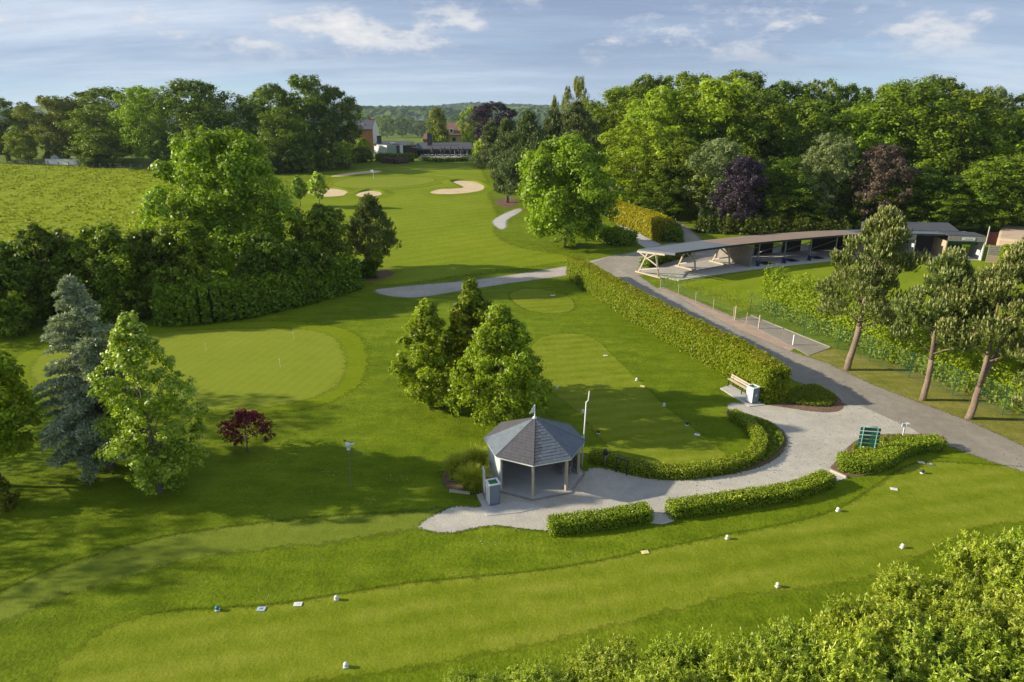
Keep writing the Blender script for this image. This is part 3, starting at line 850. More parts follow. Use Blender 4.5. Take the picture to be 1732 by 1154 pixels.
wood_rows = [
    # px, base row, top row, half width, variant, material
    (1040, 322, 152, 55, 0, 'leaf_mid'), (1085, 316, 131, 50, 2, 'leaf_deep'), (1150, 312, 129, 55, 1, 'leaf_mid'), (1235, 312, 126, 52, 0, 'leaf_mid'), (1305, 315, 141, 55, 2, 'leaf_deep'),
    (1366, 315, 139, 32, 4, 'leaf_mid'), (1410, 316, 148, 40, 1, 'leaf_deep'), (1475, 318, 148, 48, 3, 'leaf_mid'), (1560, 318, 136, 55, 0, 'leaf_deep'), (1645, 320, 150, 40, 2, 'leaf_grey'), (1705, 320, 164, 50, 1, 'leaf_mid'),
    (1770, 322, 170, 60, 0, 'leaf_mid'), (1110, 345, 150, 62, 2, 'leaf_bright'), (1190, 345, 140, 70, 0, 'leaf_bright'), (1262, 348, 165, 55, 4, 'leaf_mid'), (1340, 350, 172, 58, 1, 'leaf_deep'), (1425, 350, 185, 60, 2, 'leaf_bright'),
    (1515, 352, 145, 72, 0, 'leaf_mid'), (1585, 354, 158, 62, 3, 'leaf_mid'), (1672, 356, 195, 62, 4, 'leaf_bright'), (1745, 356, 185, 62, 1, 'leaf_mid'),
    (1072, 360, 205, 58, 1, 'leaf_bright'), (1145, 368, 235, 52, 2, 'leaf_mid'), (1310, 383, 268, 50, 4, 'leaf_deep'), (1430, 386, 300, 40, 0, 'leaf_deep'), (1545, 390, 285, 52, 2, 'leaf_deep'),
    (1605, 392, 300, 46, 1, 'leaf_deep'), (1660, 393, 275, 50, 0, 'leaf_mid'), (1722, 394, 262, 52, 4, 'leaf_mid'), (1800, 396, 250, 60, 2, 'leaf_mid'), (1120, 372, 292, 34, 4, 'leaf_deep'), (1340, 388, 318, 38, 1, 'leaf_mid'), (1500, 392, 318, 36, 3, 'leaf_deep')]
labs = {'leaf_mid': ('beech_tree', 'mid-green broadleaf tree in the tall wood behind the driving range'), 'leaf_deep': ('oak_tree', 'dark green broadleaf tree in the tall wood behind the driving range'),
        'leaf_bright': ('maple_tree', 'fresh bright green broadleaf tree in the wood behind the driving range'), 'leaf_grey': ('poplar_tree', 'pale tree with airy top at the back of the wood')}
for px, py, top, hw, var, mt in wood_rows:
    tree_px(labs[mt][0], labs[mt][1], px, py, top, hw * 1.22, WOOD[var], 24, 8, M[mt], GW)
tree_px('willow_tree', 'grey-green willow beside the dark purple plum tree', 1205, 378, 238, 46, WOOD[3], 24, 8, M['leaf_grey'], GW)
tree_px('willow_tree', 'grey-green willow next to the copper tree', 1385, 386, 230, 44, WOOD[4], 24, 8, M['leaf_grey'], GW)
tree_px('plum_tree', 'dark purple plum tree at the edge of the wood', 1245, 388, 266, 42, WOOD[2], 24, 8, M['leaf_purple'])
tree_px('copper_beech_tree', 'brownish copper tree at the edge of the wood', 1475, 391, 248, 44, WOOD[4], 24, 8, M['leaf_copper'])

# the row of trees on the pasture's far side
GL = 'tree line beyond the pasture'
for nm, lab, px, py, top, hw, var, mt in (
        ('oak_tree', 'dark tree at the outer end of the line beyond the pasture', 15, 272, 168, 50, 0, 'leaf_deep'),
        ('ash_tree', 'small pale green tree in front of the dark tree beyond the pasture', 47, 277, 214, 22, 4, 'leaf_bright'),
        ('birch_tree', 'drooping olive birch behind the white garden wall', 98, 276, 165, 36, 3, 'leaf_olive'),
        ('birch_tree', 'taller thin birch between two broad trees beyond the pasture', 138, 274, 172, 26, 4, 'leaf_olive'),
        ('beech_tree', 'broad rounded tree in the middle of the line beyond the pasture', 186, 280, 180, 52, 2, 'leaf_mid'),
        ('beech_tree', 'broad dark tree standing behind the rounded tree beyond the pasture', 195, 270, 152, 62, 0, 'leaf_deep'),
        ('maple_tree', 'bright knobbly tree beside the big dark oak', 262, 282, 150, 42, 1, 'leaf_bright'),
        ('oak_tree', 'largest dark oak with a domed crown beyond the pasture', 348, 283, 140, 62, 0, 'leaf_deep'),
        ('beech_tree', 'green tree next to the big dark oak', 432, 283, 178, 44, 2, 'leaf_mid'),
        ('beech_tree', 'tall green tree rising behind the big round lime', 470, 276, 150, 48, 1, 'leaf_mid'),
        ('maple_tree', 'rounded green tree in front of the tall trees near the house', 487, 290, 184, 40, 2, 'leaf_mid'),
        ('poplar_tree', 'tall dark open-topped tree beside the brick house', 520, 280, 131, 52, 3, 'leaf_deep'),
        ('oak_tree', 'dark tree leaning over the brick house', 573, 277, 150, 36, 0, 'leaf_deep')):
    tree_px(nm, lab, px, py, top, hw * 1.15, WOOD[var], 24, 8, M[mt], GL)
for nm, lab, px, py, top, hw, var, mt in (
        ('round_bush', 'clipped round bush beside the long thin bunker', 580, 286, 244, 26, 0, 'leaf_mid'),
        ('shrub', 'small dark fir-like shrub beside the round bush', 548, 289, 255, 14, 1, 'leaf_deep'),
        ('shrub', 'yellowish bush in front of the brick house', 614, 268, 236, 16, 0, 'leaf_bright'),
        ('shrub', 'dark bush between the brick house and the white clubhouse wing', 612, 274, 250, 18, 1, 'leaf_deep'),
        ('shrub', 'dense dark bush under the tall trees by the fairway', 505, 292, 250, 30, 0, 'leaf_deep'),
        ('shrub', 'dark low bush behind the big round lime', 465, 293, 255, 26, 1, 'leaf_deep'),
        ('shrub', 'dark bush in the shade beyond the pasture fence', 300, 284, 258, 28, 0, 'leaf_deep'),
        ('shrub', 'low bush at the foot of the rounded tree beyond the pasture', 168, 281, 262, 26, 1, 'leaf_deep'),
        ('shrub', 'yellow-green bush beside the clubhouse chimney', 745, 258, 214, 15, 0, 'leaf_lime'),
        ('shrub', 'low green bush against the clubhouse courtyard', 695, 266, 244, 9, 1, 'leaf_mid'),
        ('shrub', 'bright yellow-green shrub at the foot of the purple beech', 815, 283, 238, 17, 0, 'leaf_lime')):
    tree_px(nm, lab, px, py, top, hw, SHRUB[var], 3, 2, M[mt], None, None, 'bush')
# trees round the clubhouse
GC = 'trees behind the clubhouse'
for nm, lab, px, py, top, hw, var, mt in (
        ('lime_tree', 'round green tree in the row behind the car park', 655, 233, 196, 15, 0, 'leaf_mid'), ('lime_tree', 'round green tree in the row behind the car park', 680, 232, 196, 16, 1, 'leaf_mid'),
        ('lime_tree', 'round green tree in the row behind the car park', 640, 229, 197, 14, 1, 'leaf_mid'), ('lime_tree', 'round green tree in the row behind the car park', 712, 233, 204, 13, 0, 'leaf_deep'),
        ('lime_tree', 'round green tree in the row behind the car park', 697, 229, 199, 13, 1, 'leaf_deep'), ('poplar_tree', 'tall feathery olive tree rising behind the clubhouse roof', 742, 258, 181, 19, 1, 'leaf_olive'),
        ('maple_tree', 'bright green tree beside the purple beech', 797, 257, 182, 19, 0, 'leaf_bright'), ('lime_tree', 'low green tree between the brick house and the car park', 612, 228, 192, 14, 0, 'leaf_bright'),
        ('lime_tree', 'dark green tree behind the tall feathery tree', 726, 229, 196, 14, 1, 'leaf_mid'), ('lime_tree', 'dark green tree behind the red roofed farmhouse', 775, 228, 194, 16, 0, 'leaf_deep')):
    tree_px(nm, lab, px, py, top, hw, FAR[var], 20, 7, M[mt], GC)
tree_px('copper_beech_tree', 'large purple-leaved beech beside the clubhouse', 836, 268, 175, 44, WOOD[1], 24, 8, M['leaf_purple'])
tree_px('poplar_tree', 'slim pale poplar rising over the edge of the wood', 972, 300, 134, 22, WOOD[3], 24, 8, M['leaf_olive'])
tree_px('poplar_tree', 'thin wispy tree top beside the slim poplar', 936, 290, 163, 10, FAR[1], 20, 7, M['leaf_olive'])
tree_px('beech_tree', 'green tree between the dark pine and the wood', 1010, 335, 195, 40, WOOD[2], 24, 8, M['leaf_mid'])

# individual garden trees
def own(name, label, px, py, top, halfw, seed, zbf, prof, nl, lrf, K, Mn, ls, mat, **kw):
    X, Y = G(px, py)
    z0 = th(X, Y)
    Hh = Zat(Y, top) - z0
    R = halfw * depth_of(Y, z0 + Hh * 0.45) / CAM_F
    cat = kw.pop('cat', 'tree')
    return put_tree(name, label, (X, Y, z0), broadleaf(seed, Hh, R, zbf * Hh, prof, nl, lrf * R, K, Mn, ls, mat, **kw), cat=cat)

own('lime_tree', 'big round-crowned bright green tree rising from the hedgerow', 392, 482, 226, 106, 201, 0.12, 'round', 74, 0.24, 15, 42, 0.19, M['leaf_bright'])
own('maple_tree', 'bright green maple standing alone beside the cart path', 957, 418, 236, 78, 202, 0.13, 'round', 66, 0.24, 14, 38, 0.22, M['leaf_bright'])
own('sweetgum_tree', 'slimmer green tree of the pair behind the gazebo', 728, 690, 506, 52, 203, 0.05, 'ovate', 66, 0.24, 11, 27, 0.10, M['leaf_bright'])
own('sweetgum_tree', 'bushier green tree of the pair, closest to the gazebo roof', 848, 718, 516, 78, 204, 0.04, 'ovate', 78, 0.225, 12, 30, 0.10, M['leaf_bright'])
own('sweetgum_tree', 'narrow tree with yellowing leaves rising behind the pair by the gazebo', 800, 672, 476, 52, 205, 0.08, 'ovate', 60, 0.25, 12, 28, 0.12, M['leaf_mid'])
own('yellowing_shrub', 'slender yellow-leaved shrub between the pair of trees behind the gazebo', 776, 686, 522, 17, 206, 0.15, 'oval', 20, 0.5, 8, 18, 0.09, M['leaf_yellow'], cat='bush')
own('sycamore_tree', 'yellow-green young tree in front of the blue cedar', 272, 832, 528, 82, 207, 0.05, 'ovate', 78, 0.21, 11, 30, 0.082, M['leaf_lime'])
own('plane_tree', 'round mid-green tree with a slim bare trunk next to the blue cedar', 3, 822, 585, 76, 208, 0.24, 'round', 66, 0.25, 12, 36, 0.095, M['leaf_bright'])
own('japanese_maple', 'small dark red maple on the lawn', 420, 764, 696, 38, 209, 0.30, 'dome', 30, 0.30, 9, 16, 0.06, M['leaf_maroon'])
own('shrub', 'light olive shrub at the foot of the slim trunk', 0, 862, 815, 26, 210, 0.05, 'dome', 22, 0.4, 8, 22, 0.08, M['leaf_olive'], cat='bush')
own('elder_bush', 'round dark-leaved small tree beside the mountain pine', 548, 478, 352, 52, 211, 0.08, 'round', 44, 0.3, 11, 30, 0.17, M['leaf_mid'])
own('young_tree', 'thin sapling with few leaves beside the bunker', 541, 352, 294, 14, 212, 0.3, 'oval', 18, 0.42, 7, 14, 0.24, M['leaf_lime'])
own('young_tree', 'thinner darker sapling beside the bunker', 508, 349, 300, 12, 213, 0.28, 'oval', 16, 0.42, 7, 12, 0.24, M['leaf_bright'])
own('young_tree', 'leafy sapling growing from the round bark bed', 639, 472, 420, 13, 214, 0.4, 'oval', 14, 0.4, 7, 14, 0.12, M['leaf_mid'])
own('shrub', 'low dark shrub growing in the round bark bed', 622, 470, 440, 15, 215, 0.02, 'dome', 16, 0.42, 8, 20, 0.13, M['leaf_deep'], cat='bush')

# hedgerow on the far side of the practice green
for i, (px, py, top, hw, mt, lab) in enumerate((
        (-60, 556, 425, 70, 'leaf_laurel', 'dark bush at the outer end of the hedgerow'), (35, 552, 412, 56, 'leaf_laurel', 'dark bush with a broken top left of the feathery cypress'),
        (95, 545, 385, 42, 'leaf_deep', 'upright dark bush in the hedgerow against the pasture'), (128, 535, 392, 36, 'leaf_olive', 'dull brownish-green bush in the hedgerow'),
        (205, 538, 385, 58, 'leaf_laurel', 'feathery dark cypress in the hedgerow behind the blue cedar'), (270, 530, 392, 46, 'leaf_deep', 'dark evergreen bush between cypress and big round tree'),
        (330, 525, 380, 50, 'leaf_laurel', 'dark bush at the foot of the big round tree'), (455, 512, 400, 46, 'leaf_deep', 'dark bush on the fairway side of the big round tree'),
        (510, 500, 415, 44, 'leaf_deep', 'dark bush joining the laurel hedge to the elder'))):
    own('hedgerow_bush', lab, px, py, top, hw * 1.25, 230 + i, 0.02, 'dome' if i % 2 else 'round', 50, 0.26, 12, 30, 0.15, M[mt], cat='bush')

# ---- clipped hedges
def hedge(name, label, path, w, hgt, ls, dens, mat, rough=0.08, top_tint=0.0, seed=1, group=None, cat='hedge', leaf_asp=0.6, hvar=0.0, core=True, closed_top=True):
    r = np.random.default_rng(seed)
    p = np.array(path)
    seg = np.diff(p, axis=0)
    L = np.linalg.norm(seg, axis=1)
    cum = np.concatenate([[0], np.cumsum(L)])
    tot = cum[-1]
    def at(s):
        i = np.clip(np.searchsorted(cum, s, 'right') - 1, 0, len(L) - 1)
        t = (s - cum[i]) / L[i]
        c = p[i] + seg[i] * t[:, None]
        d = seg[i] / L[i][:, None]
        return c, d
    def pt(s, a, z):        # across a in [-.5,.5]
        c, d = at(s)
        nrm = np.stack([-d[:, 1], d[:, 0]], -1)
        q = c + nrm * (a * w)[:, None]
        return np.concatenate([q, z[:, None]], 1), nrm, d
    def hh(s):
        return hgt * (1 + hvar * (np.sin(s * 1.7) * 0.4 + np.sin(s * 4.3 + 1) * 0.3 + np.sin(s * 9.1) * 0.3))
    Ps, Ns, Ts = [], [], []
    for kind, area in (('l', tot * hgt), ('r', tot * hgt), ('t', tot * w), ('a', w * hgt), ('b', w * hgt)):
        n = max(8, int(area * dens))
        if kind in 'lr':
            s = r.random(n) * tot; z = r.random(n) ** 0.85
            sg = 0.5 if kind == 'l' else -0.5
            q, nr, d = pt(s, np.full(n, sg) * (1 - 0.18 * z ** 3), z * hh(s))
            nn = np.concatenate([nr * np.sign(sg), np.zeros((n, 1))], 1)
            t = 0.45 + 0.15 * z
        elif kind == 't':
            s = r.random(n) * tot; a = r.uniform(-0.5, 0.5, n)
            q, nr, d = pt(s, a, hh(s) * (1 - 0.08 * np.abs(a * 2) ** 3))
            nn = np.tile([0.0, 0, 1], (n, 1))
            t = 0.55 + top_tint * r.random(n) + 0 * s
        else:
            e = 0.0 if kind == 'a' else tot - 1e-4
            a = r.uniform(-0.5, 0.5, n); z = r.random(n)
            q, nr, d = pt(np.full(n, e), a, z * hgt)
            nn = np.concatenate([d * (-1 if kind == 'a' else 1), np.zeros((n, 1))], 1)
            t = 0.45 + 0.1 * z
        q = q + nn * r.normal(0, rough, (n, 1)) + r.normal(0, 0.02, (n, 3))
        lump = 0.5 * np.sin(q[:, 0] * 2.1 + q[:, 2] * 1.9) * np.sin(q[:, 1] * 1.7 + q[:, 2] * 2.7)
        q = q + nn * (lump * rough * 0.9)[:, None]
        Ps.append(q); Ns.append(unit(nn * 0.9 + 0.6 * r.normal(size=(n, 3)) + np.array([0, 0, 0.25])))
        Ts.append(t + 0.16 * r.normal(size=n) + 0.12 * lump)
    P, Nn, T = np.concatenate(Ps), np.concatenate(Ns), np.concatenate(Ts)
    gz = terrain(P[:, 0], P[:, 1])
    P[:, 2] = np.maximum(P[:, 2], 0.03) + gz
    base = (p[0][0], p[0][1], th(*p[0]))
    o = thing(name, label, cat, base, group)
    me = quad_mesh('foliage', leaf_quads(r, P - np.array(base), Nn, ls * r.uniform(0.6, 1.4, len(P)), leaf_asp), T, mat)
    c = bpy.data.objects.new('foliage', me)
    COL.objects.link(c); c.parent = o
    if core:
        mb = MB()
        k = max(2, int(tot / 0.8))
        sv = np.linspace(min(0.12, tot * 0.2), tot - min(0.12, tot * 0.2), k)
        ins = max(0.3, 1 - 2.2 * (rough + ls) / w)
        rows = []
        for a, zf in ((-0.5, 0), (-0.45, 0.9), (0.45, 0.9), (0.5, 0)):
            q, _, _ = pt(sv, np.full(k, a * ins), hh(sv) * (1 - 1.2 * (rough + ls) / hgt) * (1 if zf else 0))
            q[:, 2] = q[:, 2] + terrain(q[:, 0], q[:, 1])
            rows.append(q)
        for q in rows: mb.v += [tuple(x) for x in q]
        for j in range(3):
            for i in range(k - 1):
                mb.f.append((j * k + i, j * k + i + 1, (j + 1) * k + i + 1, (j + 1) * k + i))
        for e in (0, k - 1):
            mb.f.append(tuple(j * k + e for j in range(4)))
        mb.build('branch_core', M['hedgecore'], o)
    return o
M['hedgecore'] = plain('hedge_twig_core', (0.035, 0.05, 0.012), 0.95, 0.05, vary=0.4, scale=6)

def offset(path, d):
    out = []
    for i, p in enumerate(path):
        a, b = path[max(i - 1, 0)], path[min(i + 1, len(path) - 1)]
        l = math.hypot(b[0] - a[0], b[1] - a[1])
        out.append((p[0] - d * (b[1] - a[1]) / l, p[1] + d * (b[0] - a[0]) / l))
    return out
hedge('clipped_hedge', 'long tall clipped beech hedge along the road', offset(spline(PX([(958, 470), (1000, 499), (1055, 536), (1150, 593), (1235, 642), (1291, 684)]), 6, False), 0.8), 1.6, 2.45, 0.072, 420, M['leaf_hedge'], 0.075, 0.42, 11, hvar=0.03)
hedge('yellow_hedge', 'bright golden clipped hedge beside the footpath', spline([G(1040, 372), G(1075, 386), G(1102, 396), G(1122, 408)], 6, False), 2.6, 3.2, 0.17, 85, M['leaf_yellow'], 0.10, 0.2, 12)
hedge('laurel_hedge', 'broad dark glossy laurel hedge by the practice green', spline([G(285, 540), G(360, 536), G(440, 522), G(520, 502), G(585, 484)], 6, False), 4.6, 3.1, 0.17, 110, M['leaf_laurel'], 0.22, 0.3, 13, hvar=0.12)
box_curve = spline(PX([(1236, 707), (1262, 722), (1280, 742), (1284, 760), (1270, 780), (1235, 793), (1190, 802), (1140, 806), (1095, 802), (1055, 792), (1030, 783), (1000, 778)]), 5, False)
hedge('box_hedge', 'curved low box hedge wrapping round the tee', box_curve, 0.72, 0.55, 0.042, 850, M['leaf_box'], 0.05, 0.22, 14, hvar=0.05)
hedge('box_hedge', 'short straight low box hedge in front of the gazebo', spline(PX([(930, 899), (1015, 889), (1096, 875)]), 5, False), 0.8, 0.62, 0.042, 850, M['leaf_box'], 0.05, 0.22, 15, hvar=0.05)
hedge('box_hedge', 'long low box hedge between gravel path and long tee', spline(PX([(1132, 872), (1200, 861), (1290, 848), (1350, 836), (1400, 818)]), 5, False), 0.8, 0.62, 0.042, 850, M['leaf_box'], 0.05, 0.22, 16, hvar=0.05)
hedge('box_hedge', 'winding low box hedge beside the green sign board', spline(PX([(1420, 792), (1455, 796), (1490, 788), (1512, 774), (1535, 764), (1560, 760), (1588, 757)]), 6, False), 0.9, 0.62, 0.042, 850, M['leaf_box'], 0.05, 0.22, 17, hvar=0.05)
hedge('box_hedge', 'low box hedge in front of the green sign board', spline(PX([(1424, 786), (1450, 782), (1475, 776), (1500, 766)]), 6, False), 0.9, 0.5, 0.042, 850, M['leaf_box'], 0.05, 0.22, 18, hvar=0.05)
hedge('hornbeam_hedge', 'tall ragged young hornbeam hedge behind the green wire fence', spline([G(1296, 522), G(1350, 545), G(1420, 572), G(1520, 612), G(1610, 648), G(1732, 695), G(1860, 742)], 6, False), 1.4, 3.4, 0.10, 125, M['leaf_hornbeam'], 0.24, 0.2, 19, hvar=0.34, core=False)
hedge('shaded_hedge', 'hedge coloured as in shade along the foot of the wood behind the shelter', spline([G(1180, 392), G(1260, 395), G(1340, 396), G(1430, 396)], 5, False), 2.4, 1.6, 0.2, 70, M['leaf_shade'], 0.35, 0.2, 20, hvar=0.45)
hedge('terrace_hedge', 'clipped dark hedge around the clubhouse terrace', PX([(712, 271), (740, 274), (780, 273), (803, 269)]), 1.8, 0.95, 0.28, 40, M['leaf_deep'], 0.12, 0.1, 21)
hedge('terrace_hedge', 'clipped dark hedge in front of the white clubhouse wing', PX([(640, 273), (670, 274), (698, 273)]), 3.0, 2.2, 0.28, 40, M['leaf_deep'], 0.15, 0.1, 22)
hedge('brown_hedge', 'brownish low hedge in front of the dark clubhouse hedge', PX([(650, 276), (668, 277), (688, 276)]), 2.0, 1.5, 0.26, 40, M['leaf_copper'], 0.15, 0.1, 23)
hedge('shelter_hedge', 'small dark hedge behind the timber frames of the shelter', PX([(1090, 452), (1120, 443), (1160, 432)]), 1.3, 1.0, 0.12, 150, M['leaf_laurel'], 0.1, 0.1, 24)
hedge('path_hedge', 'low green hedge between maple and footpath', spline(PX([(1000, 404), (1030, 408), (1062, 416)]), 5, False), 3.0, 1.8, 0.17, 90, M['leaf_mid'], 0.2, 0.2, 25, hvar=0.2)
hedge('path_hedge', 'dark low hedge at the end of the golden hedge', spline(PX([(1122, 396), (1132, 402), (1138, 410)]), 5, False), 2.4, 2.0, 0.17, 90, M['leaf_deep'], 0.2, 0.2, 26, hvar=0.2)
hedge('range_hedge', 'clipped bright hedge beside the annex fence', PX([(1690, 452), (1740, 458), (1800, 464)]), 2.5, 2.6, 0.14, 120, M['leaf_hornbeam'], 0.12, 0.2, 27)

# ---- planting: low mounds of grasses and perennials
def grass_clump(name, label, loc, n, hgt, spread, wid, mat, seed, group=None, cat='grass'):
    r = np.random.default_rng(seed)
    ang = r.random(n) * 2 * np.pi
    base = np.stack([r.normal(0, spread * 0.16, n), r.normal(0, spread * 0.16, n), np.zeros(n)], -1)
    lean = r.random(n) ** 0.7 * spread
    hz = hgt * r.uniform(0.6, 1.1, n)
    d = np.stack([np.cos(ang), np.sin(ang), 0 * ang], -1)
    side = np.stack([-np.sin(ang), np.cos(ang), 0 * ang], -1) * wid
    ts = [0.0, 0.4, 0.75, 1.0]
    pts = [base + d * (lean * t ** 2)[:, None] + np.array([0, 0, 1]) * (hz * (t - 0.35 * t ** 3 * (lean / spread)))[:, None] for t in ts]
    ws = [1, 0.9, 0.6, 0.12]
    V, T = [], []
    tint = 0.45 + 0.2 * r.normal(size=n)
    for k in range(3):
        V.append(np.stack([pts[k] - side * ws[k], pts[k] + side * ws[k], pts[k + 1] + side * ws[k + 1], pts[k + 1] - side * ws[k + 1]], 1).reshape(-1, 3))
        T.append(tint + 0.08 * k)
    me = quad_mesh('blades', np.concatenate(V), np.concatenate(T), mat)
    o = thing(name, label, cat, loc, group)
    c = bpy.data.objects.new('blades', me)
    COL.objects.link(c); c.parent = o
    return o
def gl(px, py, z=0.0):
    x, y = G(px, py)
    return (x, y, th(x, y) + z)
grass_clump('ornamental_grass', 'large fountain of ornamental grass behind the litter bin', gl(800, 826), 1100, 1.35, 1.1, 0.02, M['leaf_reed'], 31, 'ornamental grasses beside the gazebo')
grass_clump('ornamental_grass', 'ornamental grass clump against the gazebo wall', gl(775, 806), 900, 1.4, 1.0, 0.02, M['leaf_reed'], 32, 'ornamental grasses beside the gazebo')
grass_clump('ornamental_grass', 'dark ornamental grass at the back of the gazebo bed', gl(806, 796), 900, 1.5, 1.0, 0.02, M['leaf_reed'], 33, 'ornamental grasses beside the gazebo')

def scatter_bed(name, label, pts, n, hgt, ls, mat, seed, mound=0.0):
    """Ground cover: short blades over a bed outline."""
    r = np.random.default_rng(seed)
    P = np.array(spline(PX(pts), 4))
    lo, hi = P.min(0), P.max(0)
    q = lo + (hi - lo) * r.random((n * 4, 2))
    x, y = q[:, 0], q[:, 1]
    ins = np.zeros(len(q), bool)
    for i in range(len(P)):
        a, b = P[i - 1], P[i]
        cond = (a[1] > y) != (b[1] > y)
        xx = (b[0] - a[0]) * (y - a[1]) / (b[1] - a[1] + 1e-12) + a[0]
        ins ^= cond & (x < xx)
    q = q[ins][:n]
    n = len(q)
    dmin = np.full(n, 1e9)
    for i in range(len(P)):
        dmin = np.minimum(dmin, np.hypot(q[:, 0] - P[i][0], q[:, 1] - P[i][1]))
    hm = mound * np.clip(dmin / 0.6, 0, 1) ** 0.7
    clump = 0.5 + 0.5 * np.sin(q[:, 0] * 9 + np.sin(q[:, 1] * 5)) * np.sin(q[:, 1] * 8 + 1.3 * np.sin(q[:, 0] * 6))
    z = (hm + hgt * clump) * r.uniform(0.4, 1.0, n)
    Pp = np.concatenate([q, z[:, None] + 0.03], 1)
    Nn = unit(r.normal(size=(n, 3)) * 0.8 + np.array([0, 0, 0.4]))
    ax = unit(r.normal(size=(n, 3)) * 0.5 + np.array([0, 0, 1.0]))
    V = leaf_quads(r, Pp, Nn, ls * r.uniform(0.6, 1.4, n), 0.3, ax)
    me = quad_mesh(name, V, 0.4 + 0.2 * clump + 0.15 * r.normal(size=n), mat)
    o = bpy.data.objects.new(name, me)
    COL.objects.link(o)
    return tag(o, label, 'ground cover', kind='stuff')
scatter_bed('perennial_planting', 'tufted dark perennials between box hedge and gravel path', [(1250, 704), (1280, 708), (1308, 722), (1324, 742), (1322, 756), (1308, 772), (1290, 782), (1296, 760), (1292, 742), (1275, 722)], 9000, 0.22, 0.055, M['leaf_bed'], 41, 0.12)
scatter_bed('grass_planting', 'dense mound of grassy planting at the end of the long hedge', [(1318, 676), (1340, 662), (1368, 655), (1396, 662), (1414, 675), (1405, 688), (1370, 688), (1330, 683)], 11000, 0.12, 0.06, M['leaf_bed'], 42, 0.42)
scatter_bed('perennial_planting', 'tufted perennials behind the green sign board', [(1440, 760), (1465, 745), (1500, 740), (1545, 739), (1580, 742), (1540, 752), (1500, 762), (1455, 775)], 6000, 0.2, 0.055, M['leaf_bed'], 43, 0.12)

def inside(P, x, y):
    ins = np.zeros(len(x), bool)
    for i in range(len(P)):
        a, b = P[i - 1], P[i]
        cond = (a[1] > y) != (b[1] > y)
        xx = (b[0] - a[0]) * (y - a[1]) / (b[1] - a[1] + 1e-12) + a[0]
        ins ^= cond & (x < xx)
    return ins

def tufts(name, label, box, n, hgt, asp, mat, seed, keep, up=1.0, clump=0.0):
    """Single blades scattered over the ground where keep(x, y) holds; up=0 lays them flat."""
    r = np.random.default_rng(seed)
    x = r.uniform(box[0], box[1], n); y = r.uniform(box[2], box[3], n)
    k = keep(x, y)
    if clump:
        k &= (np.sin(x * clump + 2 * np.sin(y * clump * 0.7)) * np.sin(y * clump * 1.1 + 1.5 * np.sin(x * clump * 0.6)) + r.normal(0, 0.35, n)) > 0.1
    x, y = x[k], y[k]
    n = len(x)
    h = hgt * r.uniform(0.5, 1.4, n)
    P = np.stack([x, y, terrain(x, y) + h * 0.4], -1)
    if up == 0.0: P[:, 2] = 0.035
    Nn = unit(np.concatenate([r.normal(size=(n, 2)) * (1.0 if up else 0.25), 0.3 + 0.3 * r.random((n, 1)) + (0.0 if up else 1.0)], 1))
    V = leaf_quads(r, P, Nn, h * 0.7, asp, unit(r.normal(size=(n, 3)) * 0.5 + np.array([0, 0, up])))
    me = quad_mesh(name, V, 0.45 + 0.2 * r.normal(size=n), mat)
    o = bpy.data.objects.new(name, me)
    COL.objects.link(o)
    return tag(o, label, 'grass', kind='stuff')
fol('leaf_pasture', (0.184, 0.239, 0.006), (0.253, 0.312, 0.007), (0.361, 0.377, 0.018), vary=0.0, transl=0.3, rough=0.8)
fol('leaf_lawn', (0.088, 0.134, 0.005), (0.130, 0.185, 0.008), (0.195, 0.240, 0.016), vary=0.0, transl=0.3, rough=0.8)
fol('leaf_clover', (0.517, 0.506, 0.391), (0.600, 0.600, 0.483), (0.600, 0.600, 0.575), vary=0.0, transl=0.2)
_past = PX(pasture_px)
tufts('pasture_tussocks', 'tussocks of coarse grass all over the pasture', (-190, -40, 80, 215), 60000, 0.26, 1.3, M['leaf_pasture'], 61, lambda x, y: inside(_past, x, y), 0.6, 0.8)
_mown = [np.array(spline(PX(q), 4)) for q in (green_out, tee_right, strip_top + strip_bot, gravel_px)] + [np.array(spline(tee_front, 4)), np.array(road)]
def _rough(x, y):
    k = np.ones(len(x), bool)
    for q in _mown:
        k &= ~inside(q, x, y)
    return k & ((x - 1.16) ** 2 + (y - 30.73) ** 2 > 7.5)
tufts('rough_grass', 'unmown blades of the rough around the tees and paths', (-24, 24, 16.5, 48), 90000, 0.032, 0.35, M['leaf_lawn'], 62, _rough)
tufts('clover_flowers', 'pale clover flowers scattered in the rough above the long tee', (-14, 4, 20, 34), 9000, 0.022, 0.9, M['leaf_clover'], 63, lambda x, y: _rough(x, y) & (np.sin(x * 1.1 + y) * np.sin(y * 1.7 - x * 0.6) > 0.72), 0.2)

fol('leaf_litter', (0.06, 0.04, 0.02), (0.12, 0.08, 0.04), (0.22, 0.15, 0.07), vary=0.0, transl=0.1)
_paved = [np.array(spline(PX(gravel_px), 3)), np.array(road)]
o = tufts('fallen_leaves', 'dry fallen leaves and specks lying on the road and gravel', (8, 34, 28, 52), 1500, 0.05, 0.6, M['leaf_litter'], 64, lambda x, y: inside(_paved[0], x, y) | inside(_paved[1], x, y), 0.0)

